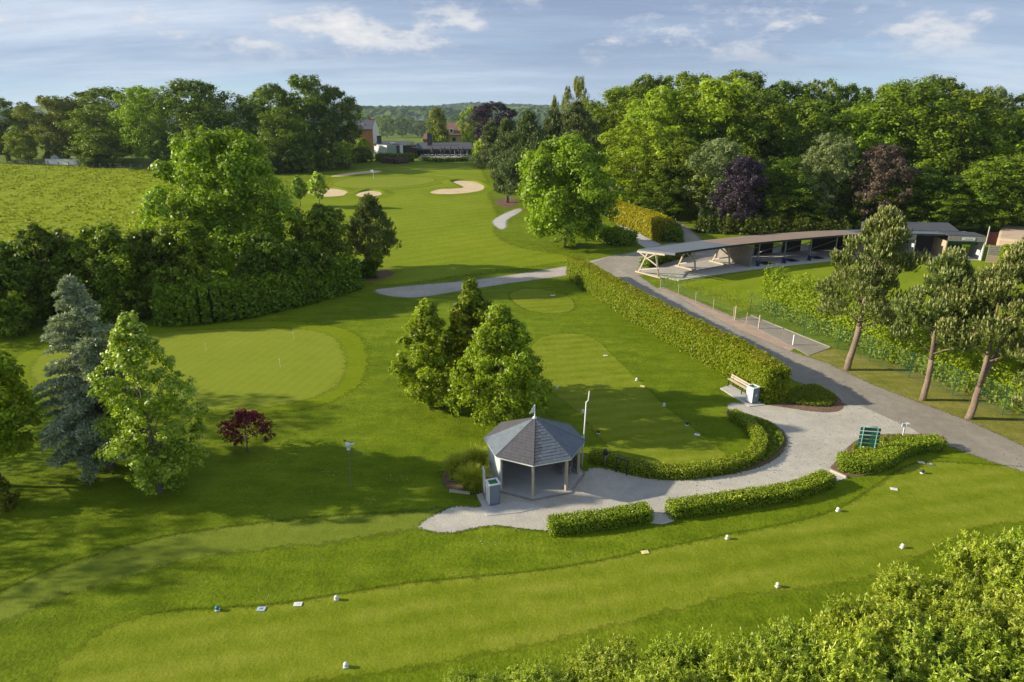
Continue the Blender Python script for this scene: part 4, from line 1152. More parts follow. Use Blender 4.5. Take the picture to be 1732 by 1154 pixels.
# long fringes where rough grass meets mown turf, sand or paths
def fringe(name, label, path, width, n_per_m, hgt, side, mat, seed):
    r = np.random.default_rng(seed)
    p = np.array(path)
    seg = np.diff(p, axis=0); L = np.linalg.norm(seg, axis=1); cum = np.concatenate([[0], np.cumsum(L)])
    n = int(cum[-1] * n_per_m)
    s = r.random(n) * cum[-1]
    i = np.clip(np.searchsorted(cum, s, 'right') - 1, 0, len(L) - 1)
    d = seg[i] / L[i][:, None]
    nr = np.stack([-d[:, 1], d[:, 0]], -1) * side
    q = p[i] + d * (s - cum[i])[:, None] + nr * (r.random(n) ** 1.5 * width)[:, None] + r.normal(0, 0.02, (n, 2))
    z = terrain(q[:, 0], q[:, 1])
    h = hgt * r.uniform(0.5, 1.2, n)
    P = np.concatenate([q, (z + h * 0.5)[:, None]], 1)
    Nn = unit(np.concatenate([r.normal(size=(n, 2)), 0.3 * r.random((n, 1))], 1))
    V = leaf_quads(r, P, Nn, h * 0.6, 0.28, unit(r.normal(size=(n, 3)) * 0.45 + np.array([0, 0, 1.0])))
    me = quad_mesh(name, V, 0.4 + 0.2 * r.normal(size=n), mat)
    o = bpy.data.objects.new(name, me)
    COL.objects.link(o)
    return tag(o, label, 'grass', kind='stuff')
fol('leaf_turf', (0.075, 0.136, 0.004), (0.133, 0.218, 0.005), (0.209, 0.295, 0.010), vary=0.0, transl=0.25, rough=0.8)
fringe('rough_grass', 'longer grass fringe along the upper edge of the long tee', spline(PX(tee_front_top[5:]), 4, False), 0.14, 231, 0.038, 1, M['leaf_turf'], 51)
fringe('rough_grass', 'longer grass fringe above the pale mown strip', spline(PX(strip_top), 4, False), 0.14, 209, 0.038, 1, M['leaf_turf'], 53)
gp = spline(PX(gravel_px), 3)
fringe('rough_grass', 'ragged grass edge of the gravel path', gp[:24] , 0.14, 143, 0.05, 1, M['leaf_turf'], 54)
fringe('rough_grass', 'ragged grass edge at the outer end of the gravel path', gp[-42:], 0.14, 143, 0.05, 1, M['leaf_turf'], 55)
fringe('rough_grass', 'grass rim around the upper tee', (lambda c: c + c[:1])(spline(PX(tee_up), 5)), 0.14, 88, 0.05, 1, M['leaf_turf'], 57)

# ---- conifers
def shoot_mesh(name, r, base, axis, length, nl, lhalf, asp, mat, candle=None, tint0=0.4, spreadang=0.9, tcl=None, rosette=False):
    """Leafy shoots: nl leaves set round each axis."""
    m = len(base)
    t = r.random((m, nl, 1))
    P = base[:, None, :] + axis[:, None, :] * (length[:, None, None] * t)
    rad_ = rdirs(r, m * nl).reshape(m, nl, 3)
    ax = unit(axis[:, None, :] * 0.8 + rad_ * spreadang)
    P = P + ax * lhalf * 0.8
    Nn = unit(np.cross(ax, rdirs(r, m * nl).reshape(m, nl, 3)))
    if rosette:      # leaves of a tip face along the shoot
        Nn = unit(axis[:, None, :] + 0.6 * rdirs(r, m * nl).reshape(m, nl, 3))
        Nn = unit(Nn - (Nn * ax).sum(-1, keepdims=True) * ax)
    S = lhalf * r.uniform(0.7, 1.25, m * nl)
    V = leaf_quads(r, P.reshape(-1, 3), Nn.reshape(-1, 3), S, asp, ax.reshape(-1, 3))
    T = np.broadcast_to((tint0 + 0.13 * r.normal(size=(m, 1)) + (0 if tcl is None else tcl[:, None])), (m, nl)) + 0.10 * r.normal(size=(m, nl))
    T = np.clip(T, 0, 0.86).ravel()
    if candle is not None:
        k = r.random(m) < candle[0]
        b = base[k] + axis[k] * length[k][:, None]
        up = unit(axis[k] * 0.5 + np.array([0, 0, 1.0]))
        for j in range(2):
            nn = unit(np.cross(up, rdirs(r, k.sum())))
            V = np.concatenate([V, leaf_quads(r, b + up * candle[1] * 0.6, nn, np.full(k.sum(), candle[1]), candle[2], up)])
            T = np.concatenate([T, np.full(k.sum(), 0.96) - 0.1 * r.random(k.sum())])
    return quad_mesh(name, V, T, mat)

def trunk_mesh(paths, mat, n=9):
    mb = MB()
    for pts, rr in paths:
        mb.tube(pts, rr, n)
    tm = bpy.data.meshes.new('trunk')
    tm.from_pydata(mb.v, [], mb.f)
    tm.polygons.foreach_set('use_smooth', [True] * len(tm.polygons))
    tm.materials.append(mat)
    return tm

def pine(seed, H, R, zb, lean=(0, 0), fork=None, nsh=1500, ll=0.12, mat=None, prof='egg', nl=44, lrf=0.33, candle=(0.9, 0.17, 0.22), nn=15):
    r = np.random.default_rng(seed)
    u = (np.arange(nl) + r.random(nl)) / nl
    z = zb + (H - zb) * u
    env = R * PROF[prof](u)
    ang = np.arange(nl) * 2.39996 + r.normal(0, 0.4, nl)
    lrad = lrf * R * r.uniform(0.6, 1.25, nl) * np.clip(0.45 + 0.7 * env / R, 0.35, 1.1)
    rr = np.maximum(env - lrad * 0.6, 0) * np.where(r.random(nl) < 0.2, r.uniform(0.1, 0.6, nl), r.uniform(0.72, 1.28, nl))
    lx, ly = lean
    C = np.stack([rr * np.cos(ang) + lx * z / H, rr * np.sin(ang) + ly * z / H, z], -1)
    out = unit(np.stack([np.cos(ang), np.sin(ang), 0.8 + 0 * ang], -1))
    per = max(6, int(nsh / nl))
    d = unit(rdirs(r, nl * per).reshape(nl, per, 3) + 0.7 * out[:, None, :])
    B = C[:, None, :] + d * (lrad[:, None, None] * r.uniform(0.35, 1.0, (nl, per, 1))) * np.array([1, 1, 0.62])
    A = unit(d * 0.55 + np.array([0, 0, 0.9]) + 0.25 * rdirs(r, nl * per).reshape(nl, per, 3))
    m = nl * per
    tcl = np.repeat(0.08 * r.normal(size=nl), per)
    cm = shoot_mesh('crown', r, B.reshape(-1, 3), A.reshape(-1, 3), ll * 2.8 * r.uniform(0.8, 1.4, m), nn, ll, 0.23, mat or M['leaf_pine'], candle, 0.40, 0.62, tcl)
    tr = 0.0165 * H
    paths = []
    def stem(p0, p1, r0, r1):
        q = [tuple(p0[k] + (p1[k] - p0[k]) * t + (0.04 * H * math.sin(3.1 * t + seed + k) * t * (1 - t) if k < 2 else 0) for k in range(3)) for t in (0, 0.25, 0.5, 0.75, 1.0)]
        paths.append((q, [r0, r0 * 0.85 + r1 * 0.15, (r0 + r1) / 2, r0 * 0.25 + r1 * 0.75, r1]))
    tip = (lx * 0.85, ly * 0.85, H * 0.85)
    if fork:
        fz = fork[0] * H
        f0 = (lx * fork[0], ly * fork[0], fz)
        stem((0, 0, -0.2), f0, tr * 1.35, tr)
        stem(f0, (tip[0] - fork[1], tip[1], tip[2]), tr * 0.85, tr * 0.15)
        stem(f0, (tip[0] + fork[1], tip[1] + 0.3, tip[2] * 0.9), tr * 0.75, tr * 0.15)
    else:
        stem((0, 0, -0.2), tip, tr * 1.4, tr * 0.15)
    for i in range(0, nl, 2):
        c = C[i]
        z0 = max(zb * 0.85, c[2] - 0.5 * math.hypot(c[0] - lx * c[2] / H, c[1] - ly * c[2] / H) - 0.2)
        p0 = (lx * z0 / H, ly * z0 / H, z0)
        paths.append(([p0, tuple((p0[k] + c[k]) / 2 + (0.1 if k == 2 else 0) for k in range(3)), tuple(c)], [tr * 0.3, tr * 0.2, tr * 0.08]))
    return trunk_mesh(paths, M['pinebark'], 8), cm

def pine_px(name, label, px, py, top, halfw, seed, zbf, lean_px=0, **kw):
    X, Y = G(px, py)
    z0 = th(X, Y)
    Hh = Zat(Y, top) - z0
    dz = depth_of(Y, z0 + Hh * 0.6)
    R = halfw * dz / CAM_F
    return put_tree(name, label, (X, Y, z0), pine(seed, Hh, R, zbf * Hh, (lean_px * dz / CAM_F, 0), **kw))

pine_px('pine_tree', 'tall pine with leaning bare trunk between road and wire fence', 1432, 626, 366, 72, 301, 0.34, 26, nsh=3000, fork=(0.30, 0.3))
pine_px('pine_tree', 'straight-trunked pine in the middle of the three on the verge', 1560, 677, 436, 62, 302, 0.40, 0, nsh=2400, fork=(0.30, 0.6))
pine_px('pine_tree', 'pine with a forked pale trunk at the end of the verge', 1637, 708, 424, 76, 303, 0.42, 30, nsh=2900, fork=(0.20, 0.8))
pine_px('pine_tree', 'pine with low needles where the verge meets the road', 1752, 745, 470, 66, 304, 0.18, 5, nsh=1900)
pine_px('pine_tree', 'bushy small mountain pine beside the fairway', 630, 456, 338, 40, 305, 0.18, 2, nsh=2000, ll=0.16, mat=M['leaf_pine'], candle=(0.2, 0.13, 0.22), nl=64)
for nm, lab, px, py, top, hw, sd, zb in (
        ('pine_tree', 'grey-green pine behind the lone maple', 892, 352, 198, 42, 306, 0.12), ('pine_tree', 'pine at the fairway edge above the kidney bunker', 858, 343, 212, 34, 307, 0.10),
        ('pine_tree', 'slim pine beside the yellow-green shrub', 832, 300, 212, 24, 308, 0.15), ('pine_tree', 'dark tall pine in front of the wood', 972, 345, 182, 48, 309, 0.10),
        ('pine_tree', 'dark pine between the grey-green pine and the wood', 935, 340, 195, 34, 310, 0.10)):
    pine_px(nm, lab, px, py, top, hw, sd, zb, 0, nsh=2400, ll=0.30, mat=M['leaf_darkpine'], candle=(0.25, 0.26, 0.24), nn=9, prof='egg', lrf=0.32)

def cedar(seed, H, R, mat):
    r = np.random.default_rng(seed)
    bases, axes, paths = [], [], []
    paths.append(([(0, 0, -0.2), (0.05, 0, H * 0.5), (0, 0, H * 0.98)], [0.024 * H, 0.014 * H, 0.02]))
    nb = 120
    for i in range(nb):
        t = (i + r.random()) / nb
        z = H * (0.06 + 0.92 * t)
        L = R * (1 - t) ** 0.75 * (0.75 + 0.45 * r.random()) * min(1, 0.55 + 2.5 * t) + 0.12
        a = i * 2.39996 + r.normal(0, 0.3)
        d = np.array([math.cos(a), math.sin(a), 0])
        side = np.array([-math.sin(a), math.cos(a), 0])
        rise = 0.28 + 0.5 * t
        f = lambda s: np.array([0, 0, z]) + d * (L * s) + np.array([0, 0, L * (rise * s - 0.48 * s * s)])
        paths.append(([tuple(f(s)) for s in (0, 0.35, 0.7, 1.0)], [0.03 * L ** 0.5, 0.022 * L ** 0.5, 0.014, 0.006]))
        for s in np.arange(0.12, 1.0, 0.085 / max(0.35, L ** 0.6)):
            p = f(s)
            wl = 0.42 * L * (1 - s * 0.75) * (0.6 + 0.4 * s) + 0.08
            for sg in (-1, 1):
                dd = unit(side * sg + d * 0.75 + np.array([0, 0, r.normal(0.02, 0.12)]))
                k = max(2, int(wl / 0.11))
                for j in range(k):
                    w = (j + 0.4) / k
                    bases.append(p + dd * wl * w - np.array([0, 0, 0.14 * wl * w * w]))
                    axes.append(unit(dd * 0.5 + np.array([0, 0, 0.55]) + r.normal(0, 0.25, 3)))
            bases.append(p); axes.append(unit(d * 0.7 + np.array([0, 0, 0.5])))
    B, A = np.array(bases), np.array(axes)
    m = len(B)
    cm = shoot_mesh('crown', r, B, A, np.full(m, 0.09), 5, 0.105, 0.30, mat, None, 0.52, 0.9, 0.10 * r.normal(size=m))
    return trunk_mesh(paths, M['bark'], 6), cm
X, Y = G(188, 792)
Hh = Zat(Y, 466)
put_tree('blue_cedar', 'blue-grey cedar with layered sprays beside the practice green', (X, Y, 0), cedar(320, Hh, 3.0, M['leaf_cedar']))

# ---- willow shrubs close to the viewpoint
def willow(seed, H, R, nsh, mat):
    r = np.random.default_rng(seed)
    nl = 44
    d = unit(rdirs(r, nl) * np.array([1, 1, 0.9]) + np.array([0, 0, 0.35]))
    d[:, 2] = np.abs(d[:, 2])
    C = d * np.array([R * 0.78, R * 0.78, H * 0.72]) * r.uniform(0.55, 1.05, (nl, 1)) + np.array([0, 0, H * 0.1])
    lr_ = 0.30 * R * r.uniform(0.6, 1.3, nl)
    per = nsh // nl
    dd = unit(rdirs(r, nl * per).reshape(nl, per, 3) + 0.6 * d[:, None, :] + np.array([0, 0, 0.3]))
    B = C[:, None, :] + dd * lr_[:, None, None] * r.uniform(0.4, 1.1, (nl, per, 1))
    A = unit(dd * 0.6 + d[:, None, :] * 0.5 + np.array([0, 0, 0.5]) + 0.45 * rdirs(r, nl * per).reshape(nl, per, 3))
    B = B.reshape(-1, 3); B[:, 2] = np.maximum(B[:, 2], 0.08)
    m = nl * per
    tcl = np.repeat(0.12 * r.normal(size=nl), per)
    cm = shoot_mesh('foliage', r, B, A.reshape(-1, 3), 0.20 * r.uniform(0.5, 1.3, m), 17, 0.072, 0.27, mat, (0.12, 0.09, 0.25), 0.46, 2.0, tcl, True)
    paths = []
    for k in range(26):
        c = C[k]
        paths.append(([(c[0] * 0.12, c[1] * 0.12, -0.05), (c[0] * 0.45, c[1] * 0.45, c[2] * 0.55), (c[0] * 1.0, c[1] * 1.0, c[2] * 1.02), (c[0] * 1.12, c[1] * 1.12, c[2] * 1.1)], [0.03, 0.022, 0.012, 0.005]))
    tm = trunk_mesh(paths, M['twig'], 5)
    return tm, cm
WIL = [willow(401, 2.4, 2.3, 2000, M['leaf_willow']), willow(402, 2.4, 2.3, 2000, M['leaf_willow']), willow(403, 2.4, 2.3, 2000, M['leaf_willow'])]
for i, (px, py, sc, zs, lab) in enumerate((
        (800, 1215, 0.6, 0.55, 'straggling willow shrub at the outermost end of the thicket'), (905, 1190, 0.62, 0.5, 'lowest willow shrub at the end of the thicket below the long tee'), (1040, 1180, 0.72, 0.62, 'low willow shrub bordering the long tee'), (1180, 1195, 0.85, 0.85, 'leafy willow shrub in the thicket below the long tee'),
        (1330, 1190, 0.95, 1.0, 'leafy willow shrub in the thicket below the long tee'), (1465, 1150, 0.95, 1.0, 'leafy willow shrub in the thicket below the long tee'), (1560, 1085, 0.95, 1.1, 'leafy willow shrub in the thicket below the long tee'), (1680, 1040, 1.0, 1.2, 'tall willow shrub at the top of the thicket'),
        (1700, 1150, 1.1, 1.25, 'leafy willow shrub in the thicket below the long tee'), (1590, 1200, 1.1, 1.2, 'leafy willow shrub in the thicket below the long tee'), (1790, 1000, 1.05, 1.25, 'tall willow shrub at the top of the thicket'), (1420, 1230, 1.0, 1.1, 'leafy willow shrub in the thicket below the long tee'),
        (1820, 1120, 1.2, 1.3, 'leafy willow shrub in the thicket below the long tee'), (1120, 1260, 0.9, 0.95, 'leafy willow shrub in the thicket below the long tee'), (1270, 1270, 1.0, 1.1, 'leafy willow shrub in the thicket below the long tee'))):
    put_tree('willow_shrub', lab, gl(px, py), WIL[i % 3], (sc, sc, zs), i * 1.37, None, 'willow thicket below the long tee', 'bush', ('stem', 'foliage'))

# ------------------------------------------------------------------ gazebo
def PZ(px, py, Z):
    u, v = (px - 866) / CAM_F, (577 - py) / CAM_F
    t = (Z - CAM_H) / (-SP + v * CP)
    return (u * t, (CP + v * SP) * t, Z)

def gazebo():
    cx, cy = 1.16, 30.73
    zf, ze, za, R, Rp = 0.07, 1.95, 3.22, 2.62, 2.32
    a0 = rad(-3.3)
    g = thing('gazebo', 'octagonal open-fronted shelter with slate roof beside the gravel path', 'gazebo', (cx, cy, 0))
    V = [(math.cos(a0 + rad(45) * k), math.sin(a0 + rad(45) * k)) for k in range(8)]
    at = lambda k, r, z: (cx + V[k % 8][0] * r, cy + V[k % 8][1] * r, z)
    MB().prism([at(k, Rp + 0.25, 0)[:2] for k in range(8)], 0.02, zf).build('floor', M['concrete'], g)
    mb = MB()
    for k in range(8):
        mb.beam(at(k, Rp + 0.31, 0.05), at(k + 1, Rp + 0.31, 0.05), 0.11, 0.07)
    mb.build('floor_edging', M['greytimber'], g)
    for k in (0, 4, 5, 6, 7, 1):
        p = at(k, Rp, 0)
        MB().box((p[0], p[1], (zf + ze + 0.05) / 2), (0.13, 0.13, ze + 0.05 - zf), a0 + rad(45) * k).build('post', M['timber'] if k in (0, 7, 6) else M['offwhite'], g, bevel=0.01)
    # boarded walls: front side wall (pale outside) and the back walls
    for k in (4, 3, 2, 1):
        p, q = at(k, Rp - 0.02, 0), at(k + 1, Rp - 0.02, 0)
        n = 11
        w = MB()
        ex = MB()
        for i in range(n):
            t0, t1 = (i + 0.03) / n, (i + 0.97) / n
            a = [p[j] + (q[j] - p[j]) * t0 for j in range(2)]; b = [p[j] + (q[j] - p[j]) * t1 for j in range(2)]
            MB().beam((a[0], a[1], (zf + ze) / 2), (b[0], b[1], (zf + ze) / 2), 0.035, ze - zf - 0.03).build('wall_board', M['white'] if k == 4 else M['offwhite'], g)
    k = 0
    p, q = at(0, Rp - 0.02, 0), at(1, Rp - 0.02, 0)
    for i in range(5):
        z = zf + 0.12 + i * 0.19
        MB().beam((p[0], p[1], z), (q[0], q[1], z), 0.04, 0.16).build('rail_board', M['greytimber'], g)
    # eaves
    for k in range(8):
        MB().beam(at(k, R - 0.05, ze - 0.03), at(k + 1, R - 0.05, ze - 0.03), 0.04, 0.13).build('fascia', M['white'], g)
    deck = MB()
    for k in range(8):
        deck.poly([at(k, R, ze + 0.02), at(k + 1, R, ze + 0.02), (cx, cy, za)])
        deck.poly([at(k + 1, R - 0.02, ze - 0.02), at(k, R - 0.02, ze - 0.02), (cx, cy, za - 0.05)])
    deck.build('roof_deck', M['darktimber'], g)
    rr = random.Random(5)
    rows = 15
    for k in range(8):
        A, B, T = (mathutils.Vector(at(k, R + 0.03, ze + 0.03)), mathutils.Vector(at(k + 1, R + 0.03, ze + 0.03)), mathutils.Vector((cx, cy, za + 0.02)))
        nrm = (B - A).cross(T - A).normalized()
        if nrm.z < 0: nrm = -nrm
        sets = {'a': MB(), 'b': MB()}
        for r_ in range(rows):
            v0, v1 = r_ / rows, min(1.0, (r_ + 1.12) / rows)
            L = (B - A).length * (1 - v0)
            cnt = max(1, round(L / 0.27))
            edges = [0.0] + [(i + (0.5 if r_ % 2 else 0.0) + rr.uniform(-0.06, 0.06)) / cnt for i in range(1 if not r_ % 2 else 0, cnt)] + [1.0]
            for s0, s1 in zip(edges[:-1], edges[1:]):
                if s1 - s0 < 0.02: continue
                gp_ = 0.004 / max(L, 0.2)
                def pt(s, v, h):
                    a = A.lerp(T, v); b = B.lerp(T, v)
                    return a.lerp(b, s) + nrm * h
                lift = rr.uniform(0.012, 0.022)
                lo, hi = s0 + gp_, s1 - gp_
                P = [pt(lo, v0, 0.004), pt(hi, v0, 0.004), pt(hi, v1, 0.0), pt(lo, v1, 0.0), pt(lo, v0, lift + 0.006), pt(hi, v0, lift + 0.006), pt(hi, v1, 0.007), pt(lo, v1, 0.007)]
                key = 'a'
                if k == 6 and (s0 + s1) / 2 < 0.10 + 0.55 * v0 + rr.uniform(-0.04, 0.04): key = 'b'
                sets[key].hexa(P)
        # facet 5 is the brown front side; facet 6 is brown only along the shared hip
        main = {5: 'slate_brown', 4: 'slate_pale', 3: 'slate_brown', 6: 'slate_blue'}.get(k, 'slate_blue')
        if k == 6:
            sets = {'a': sets['a'], 'b': sets['b']}
        o = sets['a'].build('slates', M[main], g); o['kind'] = 'stuff'
        if sets['b'].v:
            o = sets['b'].build('slates', M['slate_brown'], g); o['kind'] = 'stuff'
    for k in range(8):
        MB().beam(at(k, R + 0.03, ze + 0.05), (cx, cy, za + 0.03), 0.05, 0.025).build('hip_cap', M['hip'], g)
    fin = MB()
    fin.lathe((cx, cy, za), [(0.0, -0.05), (0.12, -0.03), (0.10, 0.05), (0.03, 0.09), (0.02, 0.75), (0.0, 0.76)], 10)
    f = fin.build('finial', M['white'], g, True)
    fl = MB()
    fl.hexa([(cx - 0.01, cy - 0.01, za + 0.32), (cx - 0.28, cy - 0.06, za + 0.25), (cx - 0.28, cy - 0.04, za + 0.25), (cx - 0.01, cy + 0.01, za + 0.32),
             (cx - 0.01, cy - 0.01, za + 0.74), (cx - 0.10, cy - 0.04, za + 0.62), (cx - 0.10, cy - 0.02, za + 0.62), (cx - 0.01, cy + 0.01, za + 0.74)])
    fl.build('weather_vane', M['white'], f)
    return cx, cy
GZX, GZY = gazebo()

def bench(label, loc, rz, length=1.5, slats=(3, 3), mat='timber', leg='black', wideback=False):
    o = thing('bench', label, 'bench', loc)
    c, s = math.cos(rz), math.sin(rz)
    T = lambda x, y, z: (loc[0] + x * c - y * s, loc[1] + x * s + y * c, loc[2] + z)
    for i in range(slats[0]):
        y = -0.02 - i * 0.14
        MB().beam(T(-length / 2, y, 0.44), T(length / 2, y, 0.44), 0.115, 0.035).build('seat_slat', M[mat], o)
    for i in range(slats[1]):
        z = 0.56 + i * 0.15
        h_ = 0.12 if not wideback else 0.19
        MB().beam(T(-length / 2, 0.08 + i * 0.03, z), T(length / 2, 0.08 + i * 0.03, z), 0.035, h_).build('back_slat', M[mat], o)
    for x in (-length * 0.36, length * 0.36):
        m = MB()
        m.beam(T(x, -0.34, 0), T(x, -0.30, 0.42), 0.05)
        m.beam(T(x, 0.10, 0), T(x, 0.06, 0.44), 0.05)
        m.beam(T(x, 0.06, 0.42), T(x, 0.15, 0.9), 0.05)
        m.beam(T(x, -0.34, 0.41), T(x, 0.08, 0.41), 0.05, 0.04)
        m.build('leg', M[leg], o)
    return o
bench('grey wooden bench inside the gazebo', (GZX + 0.45, GZY + 1.1, 0.07), rad(-4), 1.35, (3, 3), 'greytimber', 'greytimber')
bench('grey wooden bench along the open side of the gazebo', (GZX + 1.75, GZY + 0.25, 0.07), rad(-80), 1.2, (3, 2), 'greytimber', 'greytimber')
MB_ = MB()
pad = PX([(1218, 658), (1236, 652), (1294, 686), (1267, 689)])
MB_.prism(pad, 0.0, 0.06)
tag(MB_.build('paving_slab', M['concrete']), 'pale paved slab under the bench by the hedge', 'paving', kind='structure')
b0, b1 = G(1238, 653), G(1262, 667)
bench('pale two-plank bench against the long clipped hedge', ((b0[0] + b1[0]) / 2 - 0.05, (b0[1] + b1[1]) / 2 - 0.05, 0.06), math.atan2(b1[1] - b0[1], b1[0] - b0[0]), 2.0, (2, 2), 'timber', 'black')
MB_ = MB()
MB_.prism(PX([(806, 838), (818, 835), (850, 853), (875, 848), (920, 858), (880, 868), (823, 874)]), 0.0, 0.045)
tag(MB_.build('paving_slab', M['concrete']), 'grey paved apron under the litter bin at the gazebo', 'paving', kind='structure')

def litter_bin(label, loc, rz, w, h):
    o = thing('litter_bin', label, 'litter bin', loc)
    c, s = math.cos(rz), math.sin(rz)
    T = lambda x, y, z: (loc[0] + x * c - y * s, loc[1] + x * s + y * c, loc[2] + z)
    t = 0.035
    MB().beam(T(-w / 2, -w / 2, h / 2), T(-w / 2, w / 2, h / 2), t, h - 0.12).build('side_panel', M['white'], o)
    MB().beam(T(w / 2, -w / 2, h / 2), T(w / 2, w / 2, h / 2), t, h - 0.12).build('side_panel', M['binblue'], o)
    MB().beam(T(-w / 2 + t, -w / 2, h / 2), T(w / 2 - t, -w / 2, h / 2), t, h - 0.12).build('front_panel', M['binblue'], o)
    MB().beam(T(-w / 2 + t, w / 2, h / 2), T(w / 2 - t, w / 2, h / 2), t, h - 0.12).build('back_panel', M['binblue'], o)
    for x, y, lx, ly in ((-w / 2, 0, 0.09, w + 0.08), (w / 2, 0, 0.09, w + 0.08), (0, -w / 2, w - 0.09, 0.09), (0, w / 2, w - 0.09, 0.09)):
        p = T(x, y, h - 0.03)
        MB().box(p, (lx, ly, 0.05), rz).build('rim', M['white'], o)
    q = T(0, 0, h - 0.10)
    MB().box(q, (w - 0.1, w - 0.1, 0.05), rz).build('liner', M['bingreen'], o)
    for x in (-1, 1):
        for y in (-1, 1):
            p = T(x * (w / 2 - 0.05), y * (w / 2 - 0.05), 0.04)
            MB().box(p, (0.06, 0.06, 0.08), rz).build('foot', M['black'], o)
    p, q = T(-w * 0.16, -w / 2 - t * 0.62, h * 0.5), T(w * 0.2, -w / 2 - t * 0.62, h * 0.5)
    if 'hedge' in label:
        MB().beam(p, q, 0.008, 0.2).build('notice', M['paleblue'], o)
    return o
litter_bin('white and slate-blue litter bin with green liner at the gazebo', (*G(834, 851), 0.045), rad(20), 0.52, 1.16)
litter_bin('white and slate-blue litter bin with green liner beside the hedge', (*G(1271, 681), 0.06), rad(28), 0.55, 1.12)
x, y = G(819, 843)
o = thing('notice_board', 'narrow upright board beside the gazebo litter bin', 'board', (x, y, 0))
MB().box((x, y, 1.05), (0.05, 0.5, 1.2), rad(12)).build('panel', M['offwhite'], o)
for d in (-0.17, 0.17):
    MB().box((x - d * math.sin(rad(12)), y + d * math.cos(rad(12)), 0.24), (0.06, 0.06, 0.48), rad(12)).build('leg', M['greytimber'], o)

# pole with a bent top arm, ball washer, bag rack, weather post
x, y = G(984, 791)
zt = Zat(y, 680); zt2 = Zat(y, 662)
o = thing('slim_pole', 'tall pale metal pole with cranked top beside the gazebo', 'pole', (x, y, 0))
MB().tube([(x, y, 0), (x + 0.10, y, zt)], [0.038, 0.032], 8).build('shaft', M['white'], o, True)
MB().tube([(x + 0.10, y, zt - 0.02), (x + 0.2, y, zt + 0.08), (x + 0.24, y, zt2)], 0.03, 8).build('top_arm', M['white'], o, True)
MB().tube([(x - 0.35, y, Zat(y, 738)), (x + 0.06, y, Zat(y, 738))], 0.014, 6).build('bracket', M['white'], o, True)
x, y = G(1023, 790)
o = thing('ball_washer', 'dark post-mounted golf ball washer behind the box hedge', 'ball washer', (x, y, 0))
MB().tube([(x, y, 0), (x, y, 0.75)], 0.045, 8).build('post', M['steel'], o, True)
MB().lathe((x, y, 0.72), [(0.0, 0), (0.10, 0.02), (0.13, 0.12), (0.12, 0.26), (0.05, 0.34), (0.0, 0.35)], 12).build('drum', M['black'], o, True)
MB().beam((x + 0.10, y, 0.92), (x + 0.24, y, 0.98), 0.03).build('handle', M['steel'], o)
a, b = G(1042, 799), G(1060, 805)
o = thing('bag_rack', 'black tubular bag rack on the gravel by the curved box hedge', 'rack', (a[0], a[1], 0))
for q in (a, b):
    MB().beam((q[0], q[1], 0), (q[0], q[1], 0.86), 0.055).build('leg', M['black'], o)
MB().beam((a[0] - 0.03, a[1] + 0.01, 0.88), (b[0] + 0.03, b[1] - 0.01, 0.88), 0.06).build('top_rail', M['black'], o)
x, y = G(595, 827)
zt = Zat(y, 762)
o = thing('weather_post', 'thin post with white weather sensors on the shaded lawn', 'weather station', (x, y, 0))
MB().tube([(x, y, 0), (x, y, zt)], 0.018, 6).build('post', M['steel'], o)
MB().box((x + 0.02, y, zt + 0.10), (0.16, 0.14, 0.14)).build('sensor_box', M['white'], o, bevel=0.01)
MB().lathe((x, y, zt + 0.20), [(0.06, 0), (0.12, 0.02), (0.13, 0.22), (0.1, 0.24), (0.0, 0.24)], 10).build('rain_gauge', M['white'], o, True)
MB().beam((x + 0.1, y, zt + 0.34), (x + 0.32, y + 0.02, zt + 0.36), 0.09, 0.07).build('arm', M['white'], o)
MB().beam((x - 0.12, y, zt + 0.50), (x + 0.26, y, zt + 0.44), 0.02).build('wind_vane', M['black'], o)
MB().lathe((x - 0.14, y, zt + 0.49), [(0, 0), (0.05, 0.03), (0.05, 0.07), (0, 0.09)], 8).build('wind_cup', M['black'], o, True)

# tee markers, distance plates, flag pins
def ball_marker(label, px, py, r, mat, plate='white'):
    x, y = G(px, py + 4)
    o = thing('tee_marker', label, 'tee marker', (x, y, 0))
    MB().box((x, y, 0.03), (r * 2.1, r * 1.7, 0.05), rad(15)).build('base', M[plate], o, bevel=0.008)
    prof = [(r * math.sin(math.pi * k / 8), 0.05 + r * 0.95 - r * math.cos(math.pi * k / 8)) for k in range(9)]
    MB().lathe((x, y, 0.0), prof, 14).build('ball', M[mat], o, True)
for lab, px, py, mt in (('teal ball tee marker on a white base on the long tee', 368, 1029, 'teal'), ('white ball tee marker at the edge of the long tee near a white plate', 569, 1011, 'white'),
                        ('pale ball tee marker alone at the lower edge of the long tee', 585, 1125, 'white'), ('cream ball tee marker at the upper edge of the long tee near the yellow plate', 1230, 908, 'cream'),
                        ('white ball tee marker on the long tee below the long box hedge', 1417, 861, 'white'), ('black ball tee marker on the long tee by the winding box hedge', 1560, 797, 'black'),
                        ('cream ball tee marker at the lower edge of the long tee above the shrubs', 1315, 989, 'cream'), ('white ball tee marker near the tallest willow shrubs', 1526, 923, 'white'),
                        ('white ball tee marker beside the bushy tree behind the gazebo', 942, 653, 'white'), ('white ball tee marker near the slim pole', 986, 694, 'white'), ('black ball tee marker at the gazebo side of the tee', 1012, 730, 'black'),
                        ('white ball tee marker next to the cream plate', 1077, 640, 'white'), ('white ball tee marker on the hedge side of the tee', 1123, 683, 'white'), ('black ball tee marker near the white plate on the hedge side of the tee', 1162, 716, 'black')):
    ball_marker(lab, px, py, 0.085 if py > 800 else 0.09, mt)
